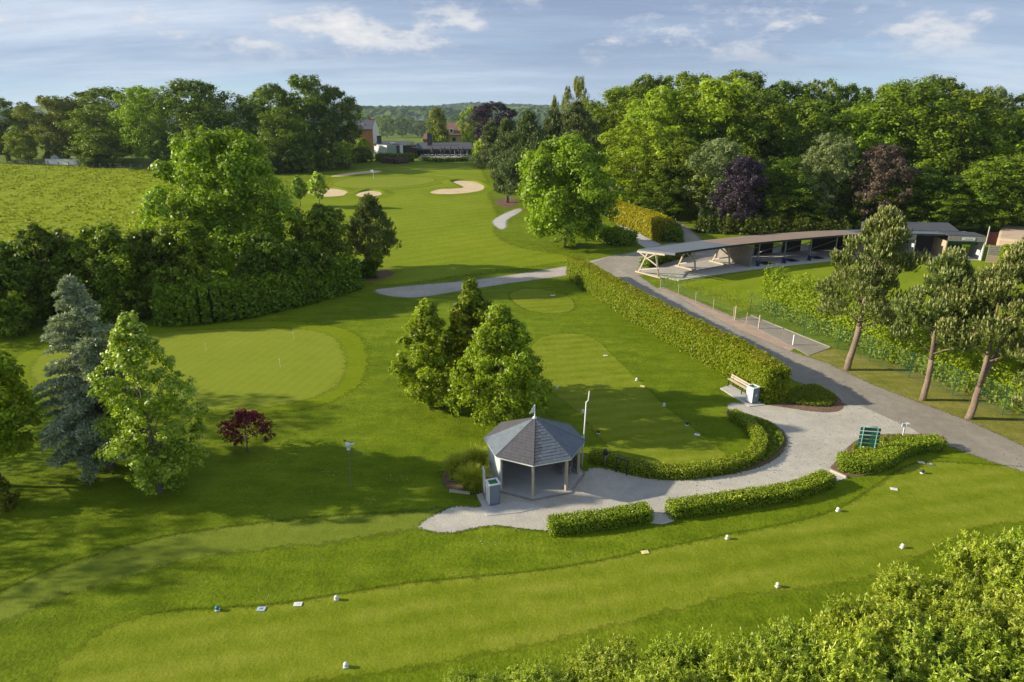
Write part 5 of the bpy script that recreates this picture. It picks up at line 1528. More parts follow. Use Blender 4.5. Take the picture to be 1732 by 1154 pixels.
def plate(label, px, py, mat, w=0.30, d=0.20, rz=0.0):
    x, y = G(px, py)
    o = thing('distance_plate', label, 'distance plate', (x, y, 0))
    MB().box((x, y, 0.025), (w, d, 0.03), rz).build('slab', M[mat], o, bevel=0.006)
    MB().box((x, y, 0.044), (w * 0.4, d * 0.4, 0.006), rz).build('inset', M['offwhite'] if mat != 'paleblue' else M['binblue'], o)
for lab, px, py, mt, rz in (('pale blue distance plate set in the long tee', 442, 1031, 'paleblue', 0.0), ('white distance plate next to the pale blue one', 504, 1023, 'white', 0.05), ('yellow distance plate set in the long tee', 1091, 935, 'yellow', 0.2),
                            ('white distance plate on the long tee near the winding box hedge', 1512, 828, 'white', -0.3), ('cream distance plate at the hedge side of the tee', 1087, 654, 'yellow', -0.5), ('white distance plate inside the curve of the box hedge', 1179, 736, 'white', -0.5),
                            ('grey-white distance plate at the top of the tee', 1024, 602, 'white', 0.2), ('white distance plate on the upper tee', 935, 500, 'white', 0.0), ('cream distance plate beside the winding box hedge', 1558, 783, 'cream', -0.2), ('grey metal plate beside the black tee marker', 1574, 786, 'steel', -0.2)):
    plate(lab, px, py, mt, 0.32 if py > 560 else 0.5, 0.22 if py > 560 else 0.3, rz)
def flag_pin(label, px, py, h, flag=False, r=0.012):
    x, y = G(px, py); z = th(x, y)
    o = thing('flag_pin', label, 'flag pin', (x, y, z))
    MB().tube([(x, y, z), (x, y, z + h)], r, 6).build('rod', M['white'], o)
    if flag:
        MB().hexa([(x, y, z + h - 0.5), (x - 0.7, y + 0.1, z + h - 0.46), (x - 0.7, y + 0.12, z + h - 0.46), (x, y + 0.02, z + h - 0.5), (x, y, z + h), (x - 0.7, y + 0.1, z + h - 0.06), (x - 0.7, y + 0.12, z + h - 0.06), (x, y + 0.02, z + h)]).build('flag', M['white'], o)
    else:
        MB().lathe((x, y, z + h - 0.04), [(0, 0), (r * 2.2, 0.02), (r * 2.2, 0.09), (0, 0.11)], 8).build('tip', M['white'], o, True)
flag_pin('short white pin on the practice green near the blue cedar', 349, 594, 0.6)
flag_pin('short white pin on the shaded far part of the practice green', 497, 575, 0.65)
flag_pin('short white pin in the middle of the practice green', 474, 621, 0.6)
flag_pin('tall white flagstick on the green between the bunkers', 632, 303, 2.3, True, 0.045)

# ---- signs
def green_sign():
    L, Rr = G(1458, 771), G(1471, 773)
    x, y = (L[0] + Rr[0]) / 2, (L[1] + Rr[1]) / 2
    o = thing('sign_board', 'green slatted course sign in a mint tube frame in the box bed', 'sign', (x, y, 0))
    zt = Zat(y, 722)
    rz = rad(-10)
    c, s = math.cos(rz), math.sin(rz)
    T = lambda u, v, z: (x + u * c - v * s, y + u * s + v * c, z)
    hw, nw = 0.36, 0.2
    for sg in (-1, 1):
        MB().tube([T(sg * nw, 0, 0), T(sg * nw, 0, 0.28), T(sg * hw, 0, 0.50), T(sg * hw, 0, zt - 0.06), T(sg * (hw - 0.06), 0, zt)], 0.026, 8).build('upright', M['signframe'], o, True)
    MB().tube([T(-hw + 0.06, 0, zt), T(hw - 0.06, 0, zt)], 0.026, 8).build('top_rail', M['signframe'], o, True)
    MB().tube([T(-nw, 0, 0.22), T(nw, 0, 0.22)], 0.022, 8).build('low_rail', M['signframe'], o, True)
    n = 5
    z0, z1 = 0.56, zt - 0.06
    st = (z1 - z0) / n
    for i in range(n):
        p, q = T(-0.52, 0.045, z0 + (i + 0.5) * st), T(0.52, 0.045, z0 + (i + 0.5) * st)
        MB().beam(p, q, 0.03, st * 0.74).build('name_slat', M['signgreen'], o)
green_sign()
x, y = G(1527, 738)
o = thing('direction_sign', 'small white two-armed sign behind the winding box hedge', 'sign', (x, y, 0))
MB().box((x, y, 0.35), (0.06, 0.05, 0.7)).build('post', M['white'], o)
MB().box((x - 0.09, y - 0.02, 0.74), (0.24, 0.04, 0.2), 0.15).build('arm_board', M['white'], o)
MB().box((x + 0.14, y + 0.03, 0.76), (0.2, 0.04, 0.2), -0.4).build('arm_board', M['white'], o)

# ---- wire fence along the road
M['wire'], nt, bs = new_mat('green_wire_mesh')
bs.inputs['Base Color'].default_value = (0.03, 0.09, 0.05, 1)
uvp = pos_out(nt)
mp = N(nt, 'ShaderNodeMapping'); nt.links.new(uvp, mp.inputs[0])
sepz = N(nt, 'ShaderNodeSeparateXYZ'); nt.links.new(mp.outputs[0], sepz.inputs[0])
run = mathn(nt, 'ADD', mathn(nt, 'MULTIPLY', sepz.outputs[0], 0.5), mathn(nt, 'MULTIPLY', sepz.outputs[1], -0.86))
def lines(v, per, thick):
    fr = mathn(nt, 'FRACT', mathn(nt, 'DIVIDE', v, per))
    return mathn(nt, 'LESS_THAN', fr, thick)
d1 = mathn(nt, 'ADD', run, sepz.outputs[2]); d2 = mathn(nt, 'SUBTRACT', run, sepz.outputs[2])
wm = mathn(nt, 'MAXIMUM', lines(mathn(nt, 'ADD', d1, 500.0), 0.07, 0.07), lines(mathn(nt, 'ADD', d2, 500.0), 0.07, 0.07))
tb = N(nt, 'ShaderNodeBsdfTransparent')
mx = N(nt, 'ShaderNodeMixShader')
nt.links.new(wm, mx.inputs[0]); nt.links.new(tb.outputs[0], mx.inputs[1]); nt.links.new(bs.outputs[0], mx.inputs[2])
nt.links.new(mx.outputs[0], nt.nodes['Material Output'].inputs[0])
def wire_fence(label, pxs, h, mat_post):
    pts = PX(pxs)
    o = thing('wire_fence', label, 'fence', (pts[0][0], pts[0][1], 0))
    for p in pts:
        MB().tube([(p[0], p[1], 0), (p[0], p[1], h)], 0.03, 6).build('post', mat_post, o)
    for a, b in zip(pts[:-1], pts[1:]):
        MB().poly([(a[0], a[1], 0.02), (b[0], b[1], 0.02), (b[0], b[1], h - 0.05), (a[0], a[1], h - 0.05)]).build('mesh_panel', M['wire'], o)
        for z in (0.06, h * 0.5, h - 0.05):
            MB().tube([(a[0], a[1], z), (b[0], b[1], z)], 0.006, 4).build('strand', M['fencegreen'], o)
wire_fence('tall green chain-link fence between the pines and the hornbeam hedge', [(1268, 530), (1309, 547), (1359, 567), (1416, 591), (1470, 611), (1537, 639), (1611, 669), (1695, 702), (1790, 738)], 1.95, M['fencegreen'])
wire_fence('low wire fence on wooden stakes along the gravel strip', [(1117, 488), (1147, 500), (1176, 513), (1206, 525), (1240, 540), (1262, 549)], 1.15, M['timber'])
r5 = random.Random(8)
for i in range(26):
    t = i / 25
    px = 1116 + 165 * t + r5.uniform(-3, 3); py = 484 + 52 * t + r5.uniform(-3, 1)
    x, y = G(px, py)
    hgt = r5.uniform(1.3, 2.1)
    o = thing('hedge_whip', 'thin newly planted hedge whip behind the low wire fence', 'plant', (x, y, 0), 'newly planted hedge whips')
    MB().tube([(x, y, 0), (x + r5.uniform(-0.05, 0.05), y, hgt * 0.6), (x + r5.uniform(-0.1, 0.1), y, hgt)], [0.016, 0.012, 0.006], 5).build('stem', M['bark'], o)
    rn = np.random.default_rng(900 + i)
    nlv = 60
    P = np.stack([rn.normal(0, 0.16, nlv), rn.normal(0, 0.16, nlv), rn.uniform(0.25, 1.0, nlv) * hgt], -1)
    me = quad_mesh('leaves', leaf_quads(rn, P, rdirs(rn, nlv), 0.06 * rn.uniform(0.6, 1.3, nlv), 0.6), 0.5 + 0.2 * rn.normal(size=nlv), M['leaf_hornbeam'])
    c = bpy.data.objects.new('leaves', me); COL.objects.link(c); c.parent = o
# concrete ramp slab with timber edge and white marker posts
rp = PX([(1250, 540), (1270, 535), (1404, 589), (1368, 602)])
MB_ = MB(); MB_.prism(rp, 0.0, 0.035)
tag(MB_.build('concrete_ramp', M['asphalt']), 'grey concrete slab stepping down to the road', 'ramp', kind='structure')
MB_ = MB(); MB_.beam((*PX([(1270, 534)])[0], 0.04), (*PX([(1404, 588)])[0], 0.04), 0.05, 0.08)
tag(MB_.build('timber_edging', M['greytimber']), 'pale timber board edging the concrete slab', 'edging')
for lab, px, py, h, mt in (('white marker post at the concrete slab', 1341, 584, 0.85, 'white'), ('thin timber stake at the end of the gravel strip', 1283, 556, 1.2, 'timber'), ('thin timber stake where the concrete slab begins', 1243, 541, 1.3, 'timber')):
    x, y = G(px, py)
    o = thing('marker_post', lab, 'post', (x, y, 0))
    MB().box((x, y, h / 2), (0.09, 0.09, h), 0.4).build('shaft', M[mt], o, bevel=0.008)
    MB().lathe((x, y, h), [(0.06, 0), (0.05, 0.03), (0, 0.05)], 8).build('cap', M[mt], o)
# timber kerb at the gap between hedges
for lab, p, q in (('pale timber kerb at the gap below the green sign', (1404, 797), (1431, 809)), ('dark edging rail of the gazebo bed', (760, 832), (795, 836))):
    a, b = G(*p), G(*q)
    o = thing('timber_kerb', lab, 'kerb', (a[0], a[1], 0))
    MB().beam((a[0], a[1], 0.06), (b[0], b[1], 0.06), 0.1, 0.12).build('board', M['timber'], o)

# ------------------------------------------------------------------ driving range shelter
def shelter():
    Fr = spline([(18.3, 73.3), (23.4, 76.3), (28.1, 78.8), (35.5, 82.0), (43.2, 84.9), (50.6, 85.9), (60.2, 84.4)], 6, False)
    Bk = spline([(14.9, 77.4), (20.4, 80.9), (25.4, 83.9), (33.6, 87.6), (42.3, 90.4), (51.0, 91.4), (61.6, 90.0)], 6, False)
    n = len(Fr)
    s = thing('driving_range_shelter', 'long curved timber shelter with grey and brown roof by the range lawn', 'shelter', (28, 80, 0))
    # slab
    slabF = [(f[0] + (f[0] - b[0]) * 0.14, f[1] + (f[1] - b[1]) * 0.14) for f, b in zip(Fr, Bk)]
    MB().prism(slabF + Bk[::-1], 0.0, 0.09).build('floor', M['concrete'], s)
    def roofpart(i0, i1, mat, nm):
        m = MB()
        for i in range(i0, i1):
            a, b, c, d = Fr[i], Fr[i + 1], Bk[i + 1], Bk[i]
            m.hexa([(*a, 2.98), (*b, 2.98), (*c, 2.58), (*d, 2.58), (*a, 3.1), (*b, 3.1), (*c, 2.7), (*d, 2.7)])
        return m.build(nm, mat, s)
    roofpart(0, 10, M['zinc'], 'roof_sheet')
    roofpart(10, n - 11, M['felt'], 'roof_sheet')
    roofpart(n - 11, n - 1, M['zinc'], 'roof_sheet')
    m = MB()
    for i in range(n - 1):
        m.beam((*Fr[i], 3.0), (*Fr[i + 1], 3.0), 0.06, 0.24)
    m.build('fascia', M['black'], s)
    MB().beam((*Fr[0], 2.93), (*Bk[0], 2.53), 0.08, 0.22).build('end_fascia', M['zinc'], s)
    def arrow(i, t):
        a, b = Fr[i], Bk[i]
        return (a[0] + (b[0] - a[0]) * t, a[1] + (b[1] - a[1]) * t)
    # three pale A-frames
    for fa, fb in (((14.84, 76.75), (16.82, 73.81)), ((20.28, 79.91), (21.94, 77.36)), ((25.27, 82.63), (26.82, 79.91))):
        fa, fb = mathutils.Vector((*fa, 0.09)), mathutils.Vector((*fb, 0.09))
        d = (fb - fa)
        L = d.length; d.normalize()
        z = lambda v, h: (v[0], v[1], h)
        pa, pb = fa + d * 0.2, fb - d * 0.1
        ta, tb = fa + d * (L * 0.42), fb - d * (L * 0.22)
        t2a = fa + d * (L * 0.02)
        fr = lambda p, h, q, k, w=0.17: MB().beam(z(p, h), z(q, k), w, w).build('frame_strut', M['timber'], s)
        fr(pa, 0.12, ta, 2.68); fr(pb, 0.12, tb, 2.85); fr(t2a, 2.55, pb - d * 0.42, 1.45, 0.13); fr(pa, 0.45, pb, 1.25, 0.13); fr(ta - d * 0.25, 1.9, tb, 2.75, 0.12)
        MB().beam(z(fa - d * 0.3, 0.16), z(fb + d * 0.2, 0.16), 0.22, 0.16).build('sill_beam', M['timber'], s)
        MB().beam(z(fa - d * 0.2, 2.55), z(fb + d * 0.6, 2.9), 0.14, 0.2).build('tie_beam', M['timber'], s)
    # end wall of the enclosed bays
    iw = 13
    p, q = arrow(iw, 0.02), arrow(iw, 1.0)
    nb = 14
    for k in range(nb):
        z0 = 0.1 + k * 0.19
        if z0 > 2.5: break
        top = 2.95 - 0.38
        MB().beam((*p, z0 + 0.09), (*q, z0 + 0.09), 0.06, 0.175).build('wall_board', M['greytimber'], s)
    # dark posts with diagonal struts, blue dividers and mats
    idx = [14, 17, 20, 23, 26, 29]
    for k, i in enumerate(idx):
        f = arrow(i, 0.06); b = arrow(i, 0.55); c = arrow(i, 0.95)
        MB().beam((*f, 0.09), (*f, 2.97), 0.13).build('post', M['steel'], s)
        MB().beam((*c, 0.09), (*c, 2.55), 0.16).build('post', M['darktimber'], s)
        MB().beam((*c, 0.3), (*f, 2.5), 0.10).build('strut', M['greytimber'], s)
        g_ = arrow(i, 0.2)
        MB().beam((*arrow(i, 0.0), 0.42), (*arrow(i, 0.10), 0.42), 0.12, 0.62).build('divider', M['blue'], s)
        if i + 2 < n:
            m_ = [arrow(i + 1, 0.08), arrow(i + 2, 0.08), arrow(i + 2, 0.34), arrow(i + 1, 0.34)]
            MB().prism(m_, 0.092, 0.12).build('hitting_mat', M['black'], s)
    # back boarding with light gaps
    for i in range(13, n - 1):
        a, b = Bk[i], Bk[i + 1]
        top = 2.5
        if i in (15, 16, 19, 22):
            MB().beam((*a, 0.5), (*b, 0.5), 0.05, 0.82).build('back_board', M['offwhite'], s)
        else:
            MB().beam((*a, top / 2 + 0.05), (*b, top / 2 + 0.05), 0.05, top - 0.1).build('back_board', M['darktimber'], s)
    # enclosed range booths with boarded gables and white name boards
    for (i0, i1, f0, ztop) in ((26, 28, -0.10, 3.05), (29, 31, -0.14, 3.08), (33, 36, -0.18, 3.12)):
        i1 = min(i1, n - 1)
        a, b = arrow(i0, f0), arrow(i1, f0)
        c_, d_ = arrow(i1, 0.5), arrow(i0, 0.5)
        MB().hexa([(*a, 3.12), (*b, 3.12), (*c_, 2.98), (*d_, 2.98), (*a, 3.2), (*b, 3.2), (*c_, 3.06), (*d_, 3.06)]).build('booth_roof', M['clubroof'], s)
        nbd = 12
        for k in range(nbd):
            t0, t1 = (k + 0.04) / nbd, (k + 0.96) / nbd
            u = [a[j] + (b[j] - a[j]) * t0 for j in (0, 1)]; v = [a[j] + (b[j] - a[j]) * t1 for j in (0, 1)]
            MB().beam((*u, 2.78), (*v, 2.78), 0.05, 0.66).build('gable_board', M['greytimber'], s)
        u = [a[j] + (b[j] - a[j]) * 0.38 for j in (0, 1)]; v = [a[j] + (b[j] - a[j]) * 0.72 for j in (0, 1)]
        nn = mathutils.Vector((v[1] - u[1], u[0] - v[0])).normalized() * 0.05
        nm = MB().beam((u[0] + nn[0], u[1] + nn[1], 2.78), (v[0] + nn[0], v[1] + nn[1], 2.78), 0.03, 0.36).build('name_board', M['white'], s)
        u2 = [u[j] + (v[j] - u[j]) * 0.2 + nn[j] * 1.45 for j in (0, 1)]; v2 = [u[j] + (v[j] - u[j]) * 0.8 + nn[j] * 1.45 for j in (0, 1)]
        MB().beam((*u2, 2.78), (*v2, 2.78), 0.012, 0.07).build('lettering', M['netgreen'], nm)
        for e, q in ((a, d_), (b, c_)):
            MB().beam((*e, 1.22), (*q, 1.22), 0.12, 2.36).build('side_wall', M['tan'] if e is a else M['offwhite'], s)
        e0 = [a[j] + (d_[j] - a[j]) * 0.5 for j in (0, 1)]; e1 = [b[j] + (c_[j] - b[j]) * 0.5 for j in (0, 1)]
        MB().beam((e0[0], e0[1], 2.05), (e1[0], e1[1], 2.05), 0.04, 0.7).build('net_curtain', M['netgreen'], s)
    # raised grey roof behind
    i0, i1 = 29, 35
    a, b, c_, d_ = arrow(i0, 0.75), arrow(i1, 0.75), arrow(i1, 1.5), arrow(i0, 1.5)
    MB().hexa([(*a, 0.1), (*b, 0.1), (*c_, 0.1), (*d_, 0.1), (*a, 2.9), (*b, 2.9), (*c_, 3.4), (*d_, 3.4)]).build('rear_store', M['clubroof'], s)
shelter()
# slatted screen, maroon panel and tan sheet beside the shelter
p, q = G(1668, 444), G(1700, 446)
o = thing('slatted_screen', 'brown and grey slatted timber screen beside the range booths', 'fence', (*p, 0))
for k in range(9):
    MB().beam((*p, 0.12 + k * 0.24), (*q, 0.12 + k * 0.24), 0.04, 0.19).build('slat', M['greytimber'] if k > 3 else M['tan'], o)
for t in (0, 0.5, 1):
    MB().beam((p[0] + (q[0] - p[0]) * t, p[1] + (q[1] - p[1]) * t + 0.07, 0), (p[0] + (q[0] - p[0]) * t, p[1] + (q[1] - p[1]) * t + 0.07, 2.25), 0.09).build('post', M['greytimber'], o)
p, q = G(1668, 414), G(1684, 414)
o = thing('maroon_panel', 'dark red board standing beside the range booths', 'panel', (*p, 0))
MB().beam((*p, 0.9), (*q, 0.9), 0.08, 1.8).build('board', M['maroonboard'], o)
MB().beam((p[0], p[1] + 0.1, 0), (p[0], p[1] + 0.1, 2.6), 0.09).build('post', M['white'], o)
tx = PX([(1684, 418), (1740, 424), (1800, 430), (1800, 398), (1735, 396), (1690, 395)])
mb = MB(); mb.prism(tx, 0.0, 1.3)
o = mb.build('sand_heap', M['tan'], bevel=0.3)
tag(o, 'pale tan heap under a sheet beside the range booths', 'heap')

# ------------------------------------------------------------------ clubhouse and houses
def P3(px, py, Y):
    """World point on the vertical plane at distance Y seen at a pixel."""
    u, v = (px - 866) / CAM_F, (577 - py) / CAM_F
    t = Y / (CP + v * SP)
    return (u * t, Y, CAM_H + (-SP + v * CP) * t)

def front_rect(mb, x0, y0, x1, y1, Y, dep=0.25):
    a, b = P3(x0, y1, Y), P3(x1, y0, Y)
    mb.hexa([(a[0], Y, a[2]), (b[0], Y, a[2]), (b[0], Y + dep, a[2]), (a[0], Y + dep, a[2]), (a[0], Y, b[2]), (b[0], Y, b[2]), (b[0], Y + dep, b[2]), (a[0], Y + dep, b[2])])
    return mb

def clubhouse():
    Y = 222.0
    z0 = th(-30, Y)
    c = thing('clubhouse', 'low dark-roofed clubhouse with white wing and glazed terrace front', 'building', (-30, Y, z0))
    yb = 270
    # white wing
    wl, wr, wlt, wrt = P3(633, yb, Y + 4), P3(655, yb, Y), P3(633, 244.5, Y + 4), P3(655, 246, Y)
    MB().hexa([wl, wr, (wr[0] + 0.1, Y + 0.3, wr[2]), (wl[0] + 0.1, Y + 4.3, wl[2]), wlt, wrt, (wrt[0] + 0.1, Y + 0.3, wrt[2]), (wlt[0] + 0.1, Y + 4.3, wlt[2])]).build('wall', M['white'], c)
    for x0, x1, mt, nm in ((655.4, 671, 'paleglass', 'window'), (671.4, 676, 'clubroof', 'wall'), (676.4, 682, 'white', 'wall'), (682.4, 704, 'darktimber', 'wall')):
        front_rect(MB(), x0, 246, x1, yb, Y).build(nm, M[mt], c)
    a, b, d, e = P3(631, 244, Y + 3.6), P3(706, 249, Y - 0.6), P3(700, 239, Y + 14), P3(640, 238, Y + 14)
    MB().hexa([(p[0], p[1], p[2] - 0.35) for p in (a, b, d, e)] + [a, b, d, e]).build('roof', M['clubroof'], c)
    s1 = P3(664, 243.5, Y + 4)
    MB().box((s1[0], s1[1], s1[2] + 0.25), (1.4, 1.2, 0.3)).build('rooflight', M['white'], c)
    # glazed main range
    Y2 = Y + 3
    for k in range(9):
        x0 = 706 + k * 10.5
        front_rect(MB(), x0 + 0.5, 252.5, x0 + 9.6, yb - 1, Y2, 0.15).build('window', M['glass'], c)
        front_rect(MB(), x0 - 0.45, 252, x0 + 0.45, yb, Y2 - 0.1, 0.3).build('mullion', M['white'] if k > 5 else M['black'], c)
    a, b, d, e = P3(702, 252, Y2 - 1.5), P3(801, 252, Y2 - 1.5), P3(797, 241, Y2 + 13), P3(705, 241.5, Y2 + 13)
    MB().hexa([(p[0], p[1], p[2] - 0.45) for p in (a, b, d, e)] + [a, b, d, e]).build('roof', M['clubroof'], c)
    for x0, x1, yt, yy in ((638, 644, 231, Y + 5), (723, 730, 227, Y2 + 6)):
        m = MB(); front_rect(m, x0, yt, x1, 246, yy, 1.0)
        ch = m.build('chimney', M['greytile'], c)
        m = MB(); front_rect(m, x0 - 0.5, yt - 1, x1 + 0.5, yt, yy - 0.1, 1.2); m.build('chimney_cap', M['black'], ch)
    # terrace
    a = P3(712, 268.5, Y - 4)[0]; b = P3(800, 268.5, Y - 4)[0]
    MB().hexa([(a, Y - 7, z0 - 0.3), (b, Y - 7, z0 - 0.3), (b, Y2, z0 - 0.2), (a, Y2, z0 - 0.2), (a, Y - 7, z0 + 0.7), (b, Y - 7, z0 + 0.7), (b, Y2, z0 + 0.74), (a, Y2, z0 + 0.74)]).build('terrace', M['concrete'], c)
    return Y, z0 + 0.75
CY, CZ = clubhouse()
def parasol(px, Y, h):
    x = P3(px, 262, Y)[0]
    o = thing('parasol', 'closed black parasol on the clubhouse terrace', 'parasol', (x, Y, CZ), 'parasols on the clubhouse terrace')
    MB().tube([(x, Y, CZ), (x, Y, CZ + h)], 0.05, 6).build('pole', M['steel'], o)
    MB().lathe((x, Y, CZ), [(0.02, h), (0.16, h - 0.2), (0.42, h - 1.5), (0.30, h - 1.6), (0.05, h - 1.55)], 8).build('canopy', M['black'], o)
    MB().box((x, Y, CZ + 0.06), (0.7, 0.7, 0.1)).build('base', M['steel'], o)
for px in (746, 752, 762, 776, 783, 731):
    parasol(px, CY - 2.0, 3.1)
r6 = random.Random(4)
GT = 'white furniture on the clubhouse terrace'
for k in range(7):
    x = P3(720 + k * 11.5, 262, CY - 4)[0]; y = CY - 4 + r6.uniform(-1.2, 1.0)
    o = thing('terrace_table', 'white table on the clubhouse terrace', 'table', (x, y, CZ), GT)
    MB().box((x, y, CZ + 0.74), (1.1, 0.9, 0.05)).build('top', M['white'], o)
    MB().tube([(x, y, CZ), (x, y, CZ + 0.72)], 0.06, 6).build('leg', M['steel'], o)
    for sx in (-0.95, 0.95):
        xx = x + sx
        q = thing('terrace_chair', 'white chair at a clubhouse terrace table', 'chair', (xx, y, CZ), GT)
        MB().box((xx, y, CZ + 0.45), (0.5, 0.5, 0.06)).build('seat', M['white'], q)
        MB().box((xx + math.copysign(0.25, sx), y, CZ + 0.72), (0.05, 0.5, 0.5)).build('backrest', M['white'], q)
        for i in (-0.2, 0.2):
            for j in (-0.2, 0.2):
                MB().box((xx + i, y + j, CZ + 0.21), (0.05, 0.05, 0.42)).build('leg', M['steel'], q)

def gable_house(name, label, x0, x1, y0, y1, z0, ze, zr, wall, gable, roof, wins=(), chimney=None):
    o = thing(name, label, 'building', ((x0 + x1) / 2, y0, z0))
    MB().hexa([(x0, y0, z0), (x1 - 0.02, y0, z0), (x1 - 0.02, y1, z0), (x0, y1, z0), (x0, y0, ze), (x1 - 0.02, y0, ze), (x1 - 0.02, y1, ze), (x0, y1, ze)]).build('wall', wall, o)
    ym = (y0 + y1) / 2
    for xa, xb in ((x0 - 0.02, x0 + 0.2), (x1 - 0.2, x1 + 0.04)):
        m = MB()
        P = [(y0 + 0.02, z0), (y1 - 0.02, z0), (y1 - 0.02, ze), (ym, zr), (y0 + 0.02, ze)]
        m.v += [(xa, p[0], p[1]) for p in P] + [(xb, p[0], p[1]) for p in P]
        m.f += [(0, 1, 2, 3, 4), (9, 8, 7, 6, 5)] + [(i, i + 5, (i + 1) % 5 + 5, (i + 1) % 5) for i in range(5)]
        m.build('gable', gable, o)
    r = None
    for ya, sg in ((y0, -1), (y1, 1)):
        e = ya + sg * 0.35
        ez = ze - (zr - ze) * 0.35 / abs(ym - ya)
        rr_ = MB().hexa([(x0 - 0.1, e, ez), (x1 - 0.05, e, ez), (x1 - 0.05, ym, zr), (x0 - 0.1, ym, zr), (x0 - 0.1, e, ez + 0.25), (x1 - 0.05, e, ez + 0.25), (x1 - 0.05, ym, zr + 0.25), (x0 - 0.1, ym, zr + 0.25)]).build('roof', roof, o)
        r = r or rr_
    for wx, wz, ww, wh in wins:
        w = MB().box((wx, y0 - 0.03, wz), (ww, 0.12, wh)).build('window', M['glass'], o)
        MB().box((wx, y0 - 0.08, wz - wh / 2 - 0.06), (ww + 0.2, 0.2, 0.1)).build('sill', M['white'], w)
    if chimney:
        MB().box((chimney[0], ym, zr + 0.5), (0.9, 0.9, 1.6)).build('chimney', M['brick'], r)
    return o, r
Yh = 252.0
a, b = P3(592, 246, Yh), P3(625, 246, Yh)
zh = th(a[0], Yh)
ze, zr = P3(600, 219, Yh)[2], P3(600, 203, Yh + 4)[2]
hs, hr = gable_house('brick_house', 'orange brick house with grey roof and white gable behind the trees', a[0], b[0] + 1.5, Yh, Yh + 11, zh, ze, zr, M['brick'], M['white'], M['greytile'], [(P3(609, 224, Yh)[0], ze - 1.3, 1.3, 1.2), (P3(600, 224, Yh)[0], ze - 1.3, 1.2, 1.2)], (b[0] - 0.5,))
p = P3(614, 212, Yh + 2.5)
MB().box((p[0], p[1] - 0.3, p[2] + 0.2), (0.9, 0.7, 0.5)).build('rooflight', M['white'], hr)
Yf = 262.0
a, b = P3(752, 250, Yf), P3(812, 250, Yf)
zf_ = th(a[0], Yf)
fh, fr_ = gable_house('farmhouse', 'long brick farmhouse with red tiled roof behind the clubhouse', a[0], b[0], Yf, Yf + 12, zf_, P3(780, 228, Yf)[2], P3(780, 209, Yf + 6)[2], M['tan'], M['brick'], M['redtile'],
                      [(P3(768, 235, Yf)[0], P3(768, 236, Yf)[2], 1.2, 1.3), (P3(790, 236, Yf)[0], P3(790, 237, Yf)[2], 2.4, 1.6)])
p = P3(764, 223, Yf + 1.4)
MB().box((p[0], p[1] - 0.2, p[2] + 0.4), (1.5, 1.8, 1.7)).build('dormer', M['white'], fr_)
MB().box((p[0], p[1] - 1.13, p[2] + 0.35), (0.8, 0.08, 1.0)).build('dormer_window', M['glass'], fr_)
a, b = P3(716, 244, 244.0), P3(725, 244, 244.0)
gable_house('brick_outbuilding', 'small brick outbuilding with red roof behind the clubhouse chimney', a[0], b[0], 244.0, 250.0, th(a[0], 244), P3(720, 236, 244)[2], P3(720, 229, 247)[2], M['brick'], M['brick'], M['redtile'])

def car(label, px, Y, mat, rz=0.0):
    x = P3(px, 235, Y)[0]; z = th(x, Y)
    o = thing('parked_car', label, 'car', (x, Y, z), 'cars parked behind the clubhouse')
    def ext(prof, w, nm, mt, yo=0):
        m = MB(); n = len(prof)
        m.v += [(x + p[0], Y - w / 2, z + p[1]) for p in prof] + [(x + p[0], Y + w / 2, z + p[1]) for p in prof]
        m.f += [tuple(range(n)), tuple(reversed(range(n, 2 * n)))] + [(i, i + n, (i + 1) % n + n, (i + 1) % n) for i in range(n)]
        return m.build(nm, mt, o, bevel=0.06)
    ext([(-2.1, 0.3), (2.1, 0.3), (2.1, 0.75), (1.2, 0.92), (-2.0, 0.95), (-2.15, 0.7)], 1.75, 'body', mat)
    ext([(1.0, 0.92), (0.35, 1.42), (-1.2, 1.45), (-1.9, 0.95)], 1.55, 'cabin', M['glass'])
    MB().box((x - 0.4, Y, z + 1.46), (1.5, 1.4, 0.05)).build('roof', mat, o)
    for sx in (-1.3, 1.3):
        for sy in (-0.85, 0.85):
            w = MB()
            w.tube([(x + sx, Y + sy - 0.1, z + 0.32), (x + sx, Y + sy + 0.1, z + 0.32)], 0.32, 12)
            w.build('wheel', M['black'], o)
car('black car parked behind the clubhouse roof', 667, 262, M['carblack'])
car('silver car parked under the trees behind the clubhouse', 700, 268, M['carsilver'])
car('white car parked at the end of the row behind the clubhouse', 710, 274, M['carwhite'])
car('dark car parked beside the white car behind the clubhouse', 692, 277, M['carblack'])

# far village houses on the ridge
for k, (px, py) in enumerate(((699, 200), (706, 203), (712, 201), (640, 205), (716, 206))):
    Yv = 1385.0 + 12 * k
    x, _, zt = P3(px, py - 3, Yv)
    gable_house('village_house', 'tiny pale house in the far valley', x - 4, x + 4, Yv, Yv + 8, zt - 22, zt - 3, zt + 0.5, M['white'], M['white'], M['greytile'])[0]['group'] = 'far village houses'

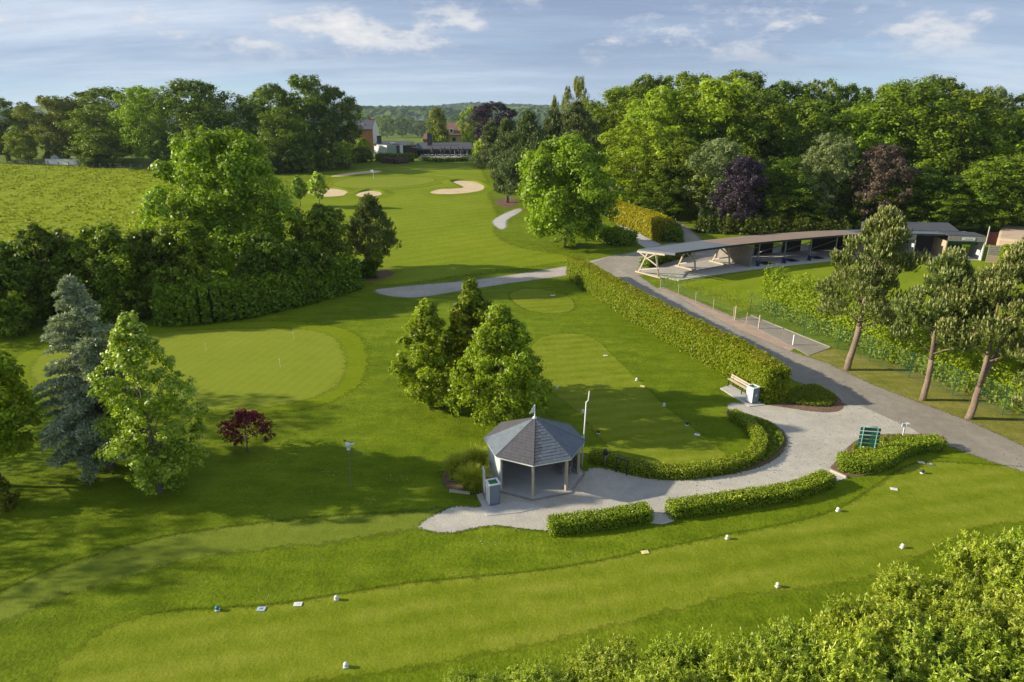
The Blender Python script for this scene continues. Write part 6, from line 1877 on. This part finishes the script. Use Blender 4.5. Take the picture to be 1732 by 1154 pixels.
# white garden wall and pasture fence
a, b = G(78, 278), G(158, 280)
o = thing('garden_wall', 'low white garden wall with gate pillars beyond the pasture', 'wall', (a[0], a[1], th(*a)))
def seg(t): return (a[0] + (b[0] - a[0]) * t, a[1] + (b[1] - a[1]) * t)
for t0, t1, h in ((0, 0.62, 1.5), (0.84, 1.0, 1.2)):
    p, q = seg(t0), seg(t1); z = th(*p)
    MB().beam((*p, z + h / 2), (*q, z + h / 2), 0.3, h).build('wall_panel', M['white'], o)
    MB().beam((p[0], p[1], z + h + 0.05), (q[0], q[1], z + h + 0.05), 0.4, 0.1).build('coping', M['offwhite'], o)
for t in (0.64, 0.82):
    p = seg(t); z = th(*p)
    MB().box((*p, z + 1.2), (0.8, 0.6, 2.4)).build('pillar', M['white'], o)
p = seg(0.12); z = th(*p)
MB().hexa([(p[0] - 1.5, p[1] + 2, z), (p[0] + 1.5, p[1] + 2, z), (p[0] + 1.5, p[1] + 4, z), (p[0] - 1.5, p[1] + 4, z), (p[0] - 1.0, p[1] + 2, z + 3.2), (p[0] + 1.0, p[1] + 2, z + 2.2), (p[0] + 1.0, p[1] + 4, z + 2.2), (p[0] - 1.0, p[1] + 4, z + 3.2)]).build('gable_end', M['white'], o)
fp = PX([(-40, 276.5), (30, 278), (100, 281.5), (170, 284), (240, 286), (312, 289)])
o = thing('pasture_fence', 'post and wire fence along the far edge of the pasture', 'fence', (fp[0][0], fp[0][1], th(*fp[0])))
for (p, q) in zip(fp[:-1], fp[1:]):
    for k in range(4):
        t = k / 4
        x, y = p[0] + (q[0] - p[0]) * t, p[1] + (q[1] - p[1]) * t
        z = th(x, y)
        MB().box((x, y, z + 0.7), (0.16, 0.16, 1.4)).build('post', M['greytimber'], o)
    for z_ in (0.5, 0.9, 1.25):
        MB().tube([(*p, th(*p) + z_), (*q, th(*q) + z_)], 0.02, 4).build('strand', M['steel'], o)

# trees standing just outside the picture whose shade falls across the lawn
GO = 'shade trees beyond the blue cedar'
OPEN = broadleaf(131, 24, 8, 4, 'broad', 40, 2.4, 8, 9, 0.34, M['leaf_bright'])
for i, (x, y, hh, rr_) in enumerate(((-36.5, 38.5, 10.5, 3.4), (-36.5, 33.5, 9.5, 3.2), (-36.0, 28.2, 10.0, 2.8), (-33.5, 24.0, 8.6, 2.6))):
    put_tree('lime_tree', 'broadleaf tree shading the lawn beyond the blue cedar', (x, y, 0), OPEN, (rr_ / 8, rr_ / 8, hh / 24), i * 1.3, M['leaf_bright'], GO)

# thin summer haze
hz = MB()
hz.hexa([(-3400, -80, -40), (3400, -80, -40), (3400, 3900, -40), (-3400, 3900, -40), (-3400, -80, 62), (3400, -80, 62), (3400, 3900, 62), (-3400, 3900, 62)])
M['haze'] = bpy.data.materials.new('haze')
M['haze'].use_nodes = True
nt = M['haze'].node_tree
nt.nodes.clear()
pv = N(nt, 'ShaderNodeVolumePrincipled')
pv.inputs['Color'].default_value = (0.72, 0.84, 1.0, 1)
pv.inputs['Density'].default_value = 0.00008
pv.inputs['Anisotropy'].default_value = 0.2
om = N(nt, 'ShaderNodeOutputMaterial')
nt.links.new(pv.outputs[0], om.inputs['Volume'])
tag(hz.build('haze', M['haze']), 'thin summer haze over the valley', 'haze', kind='stuff')
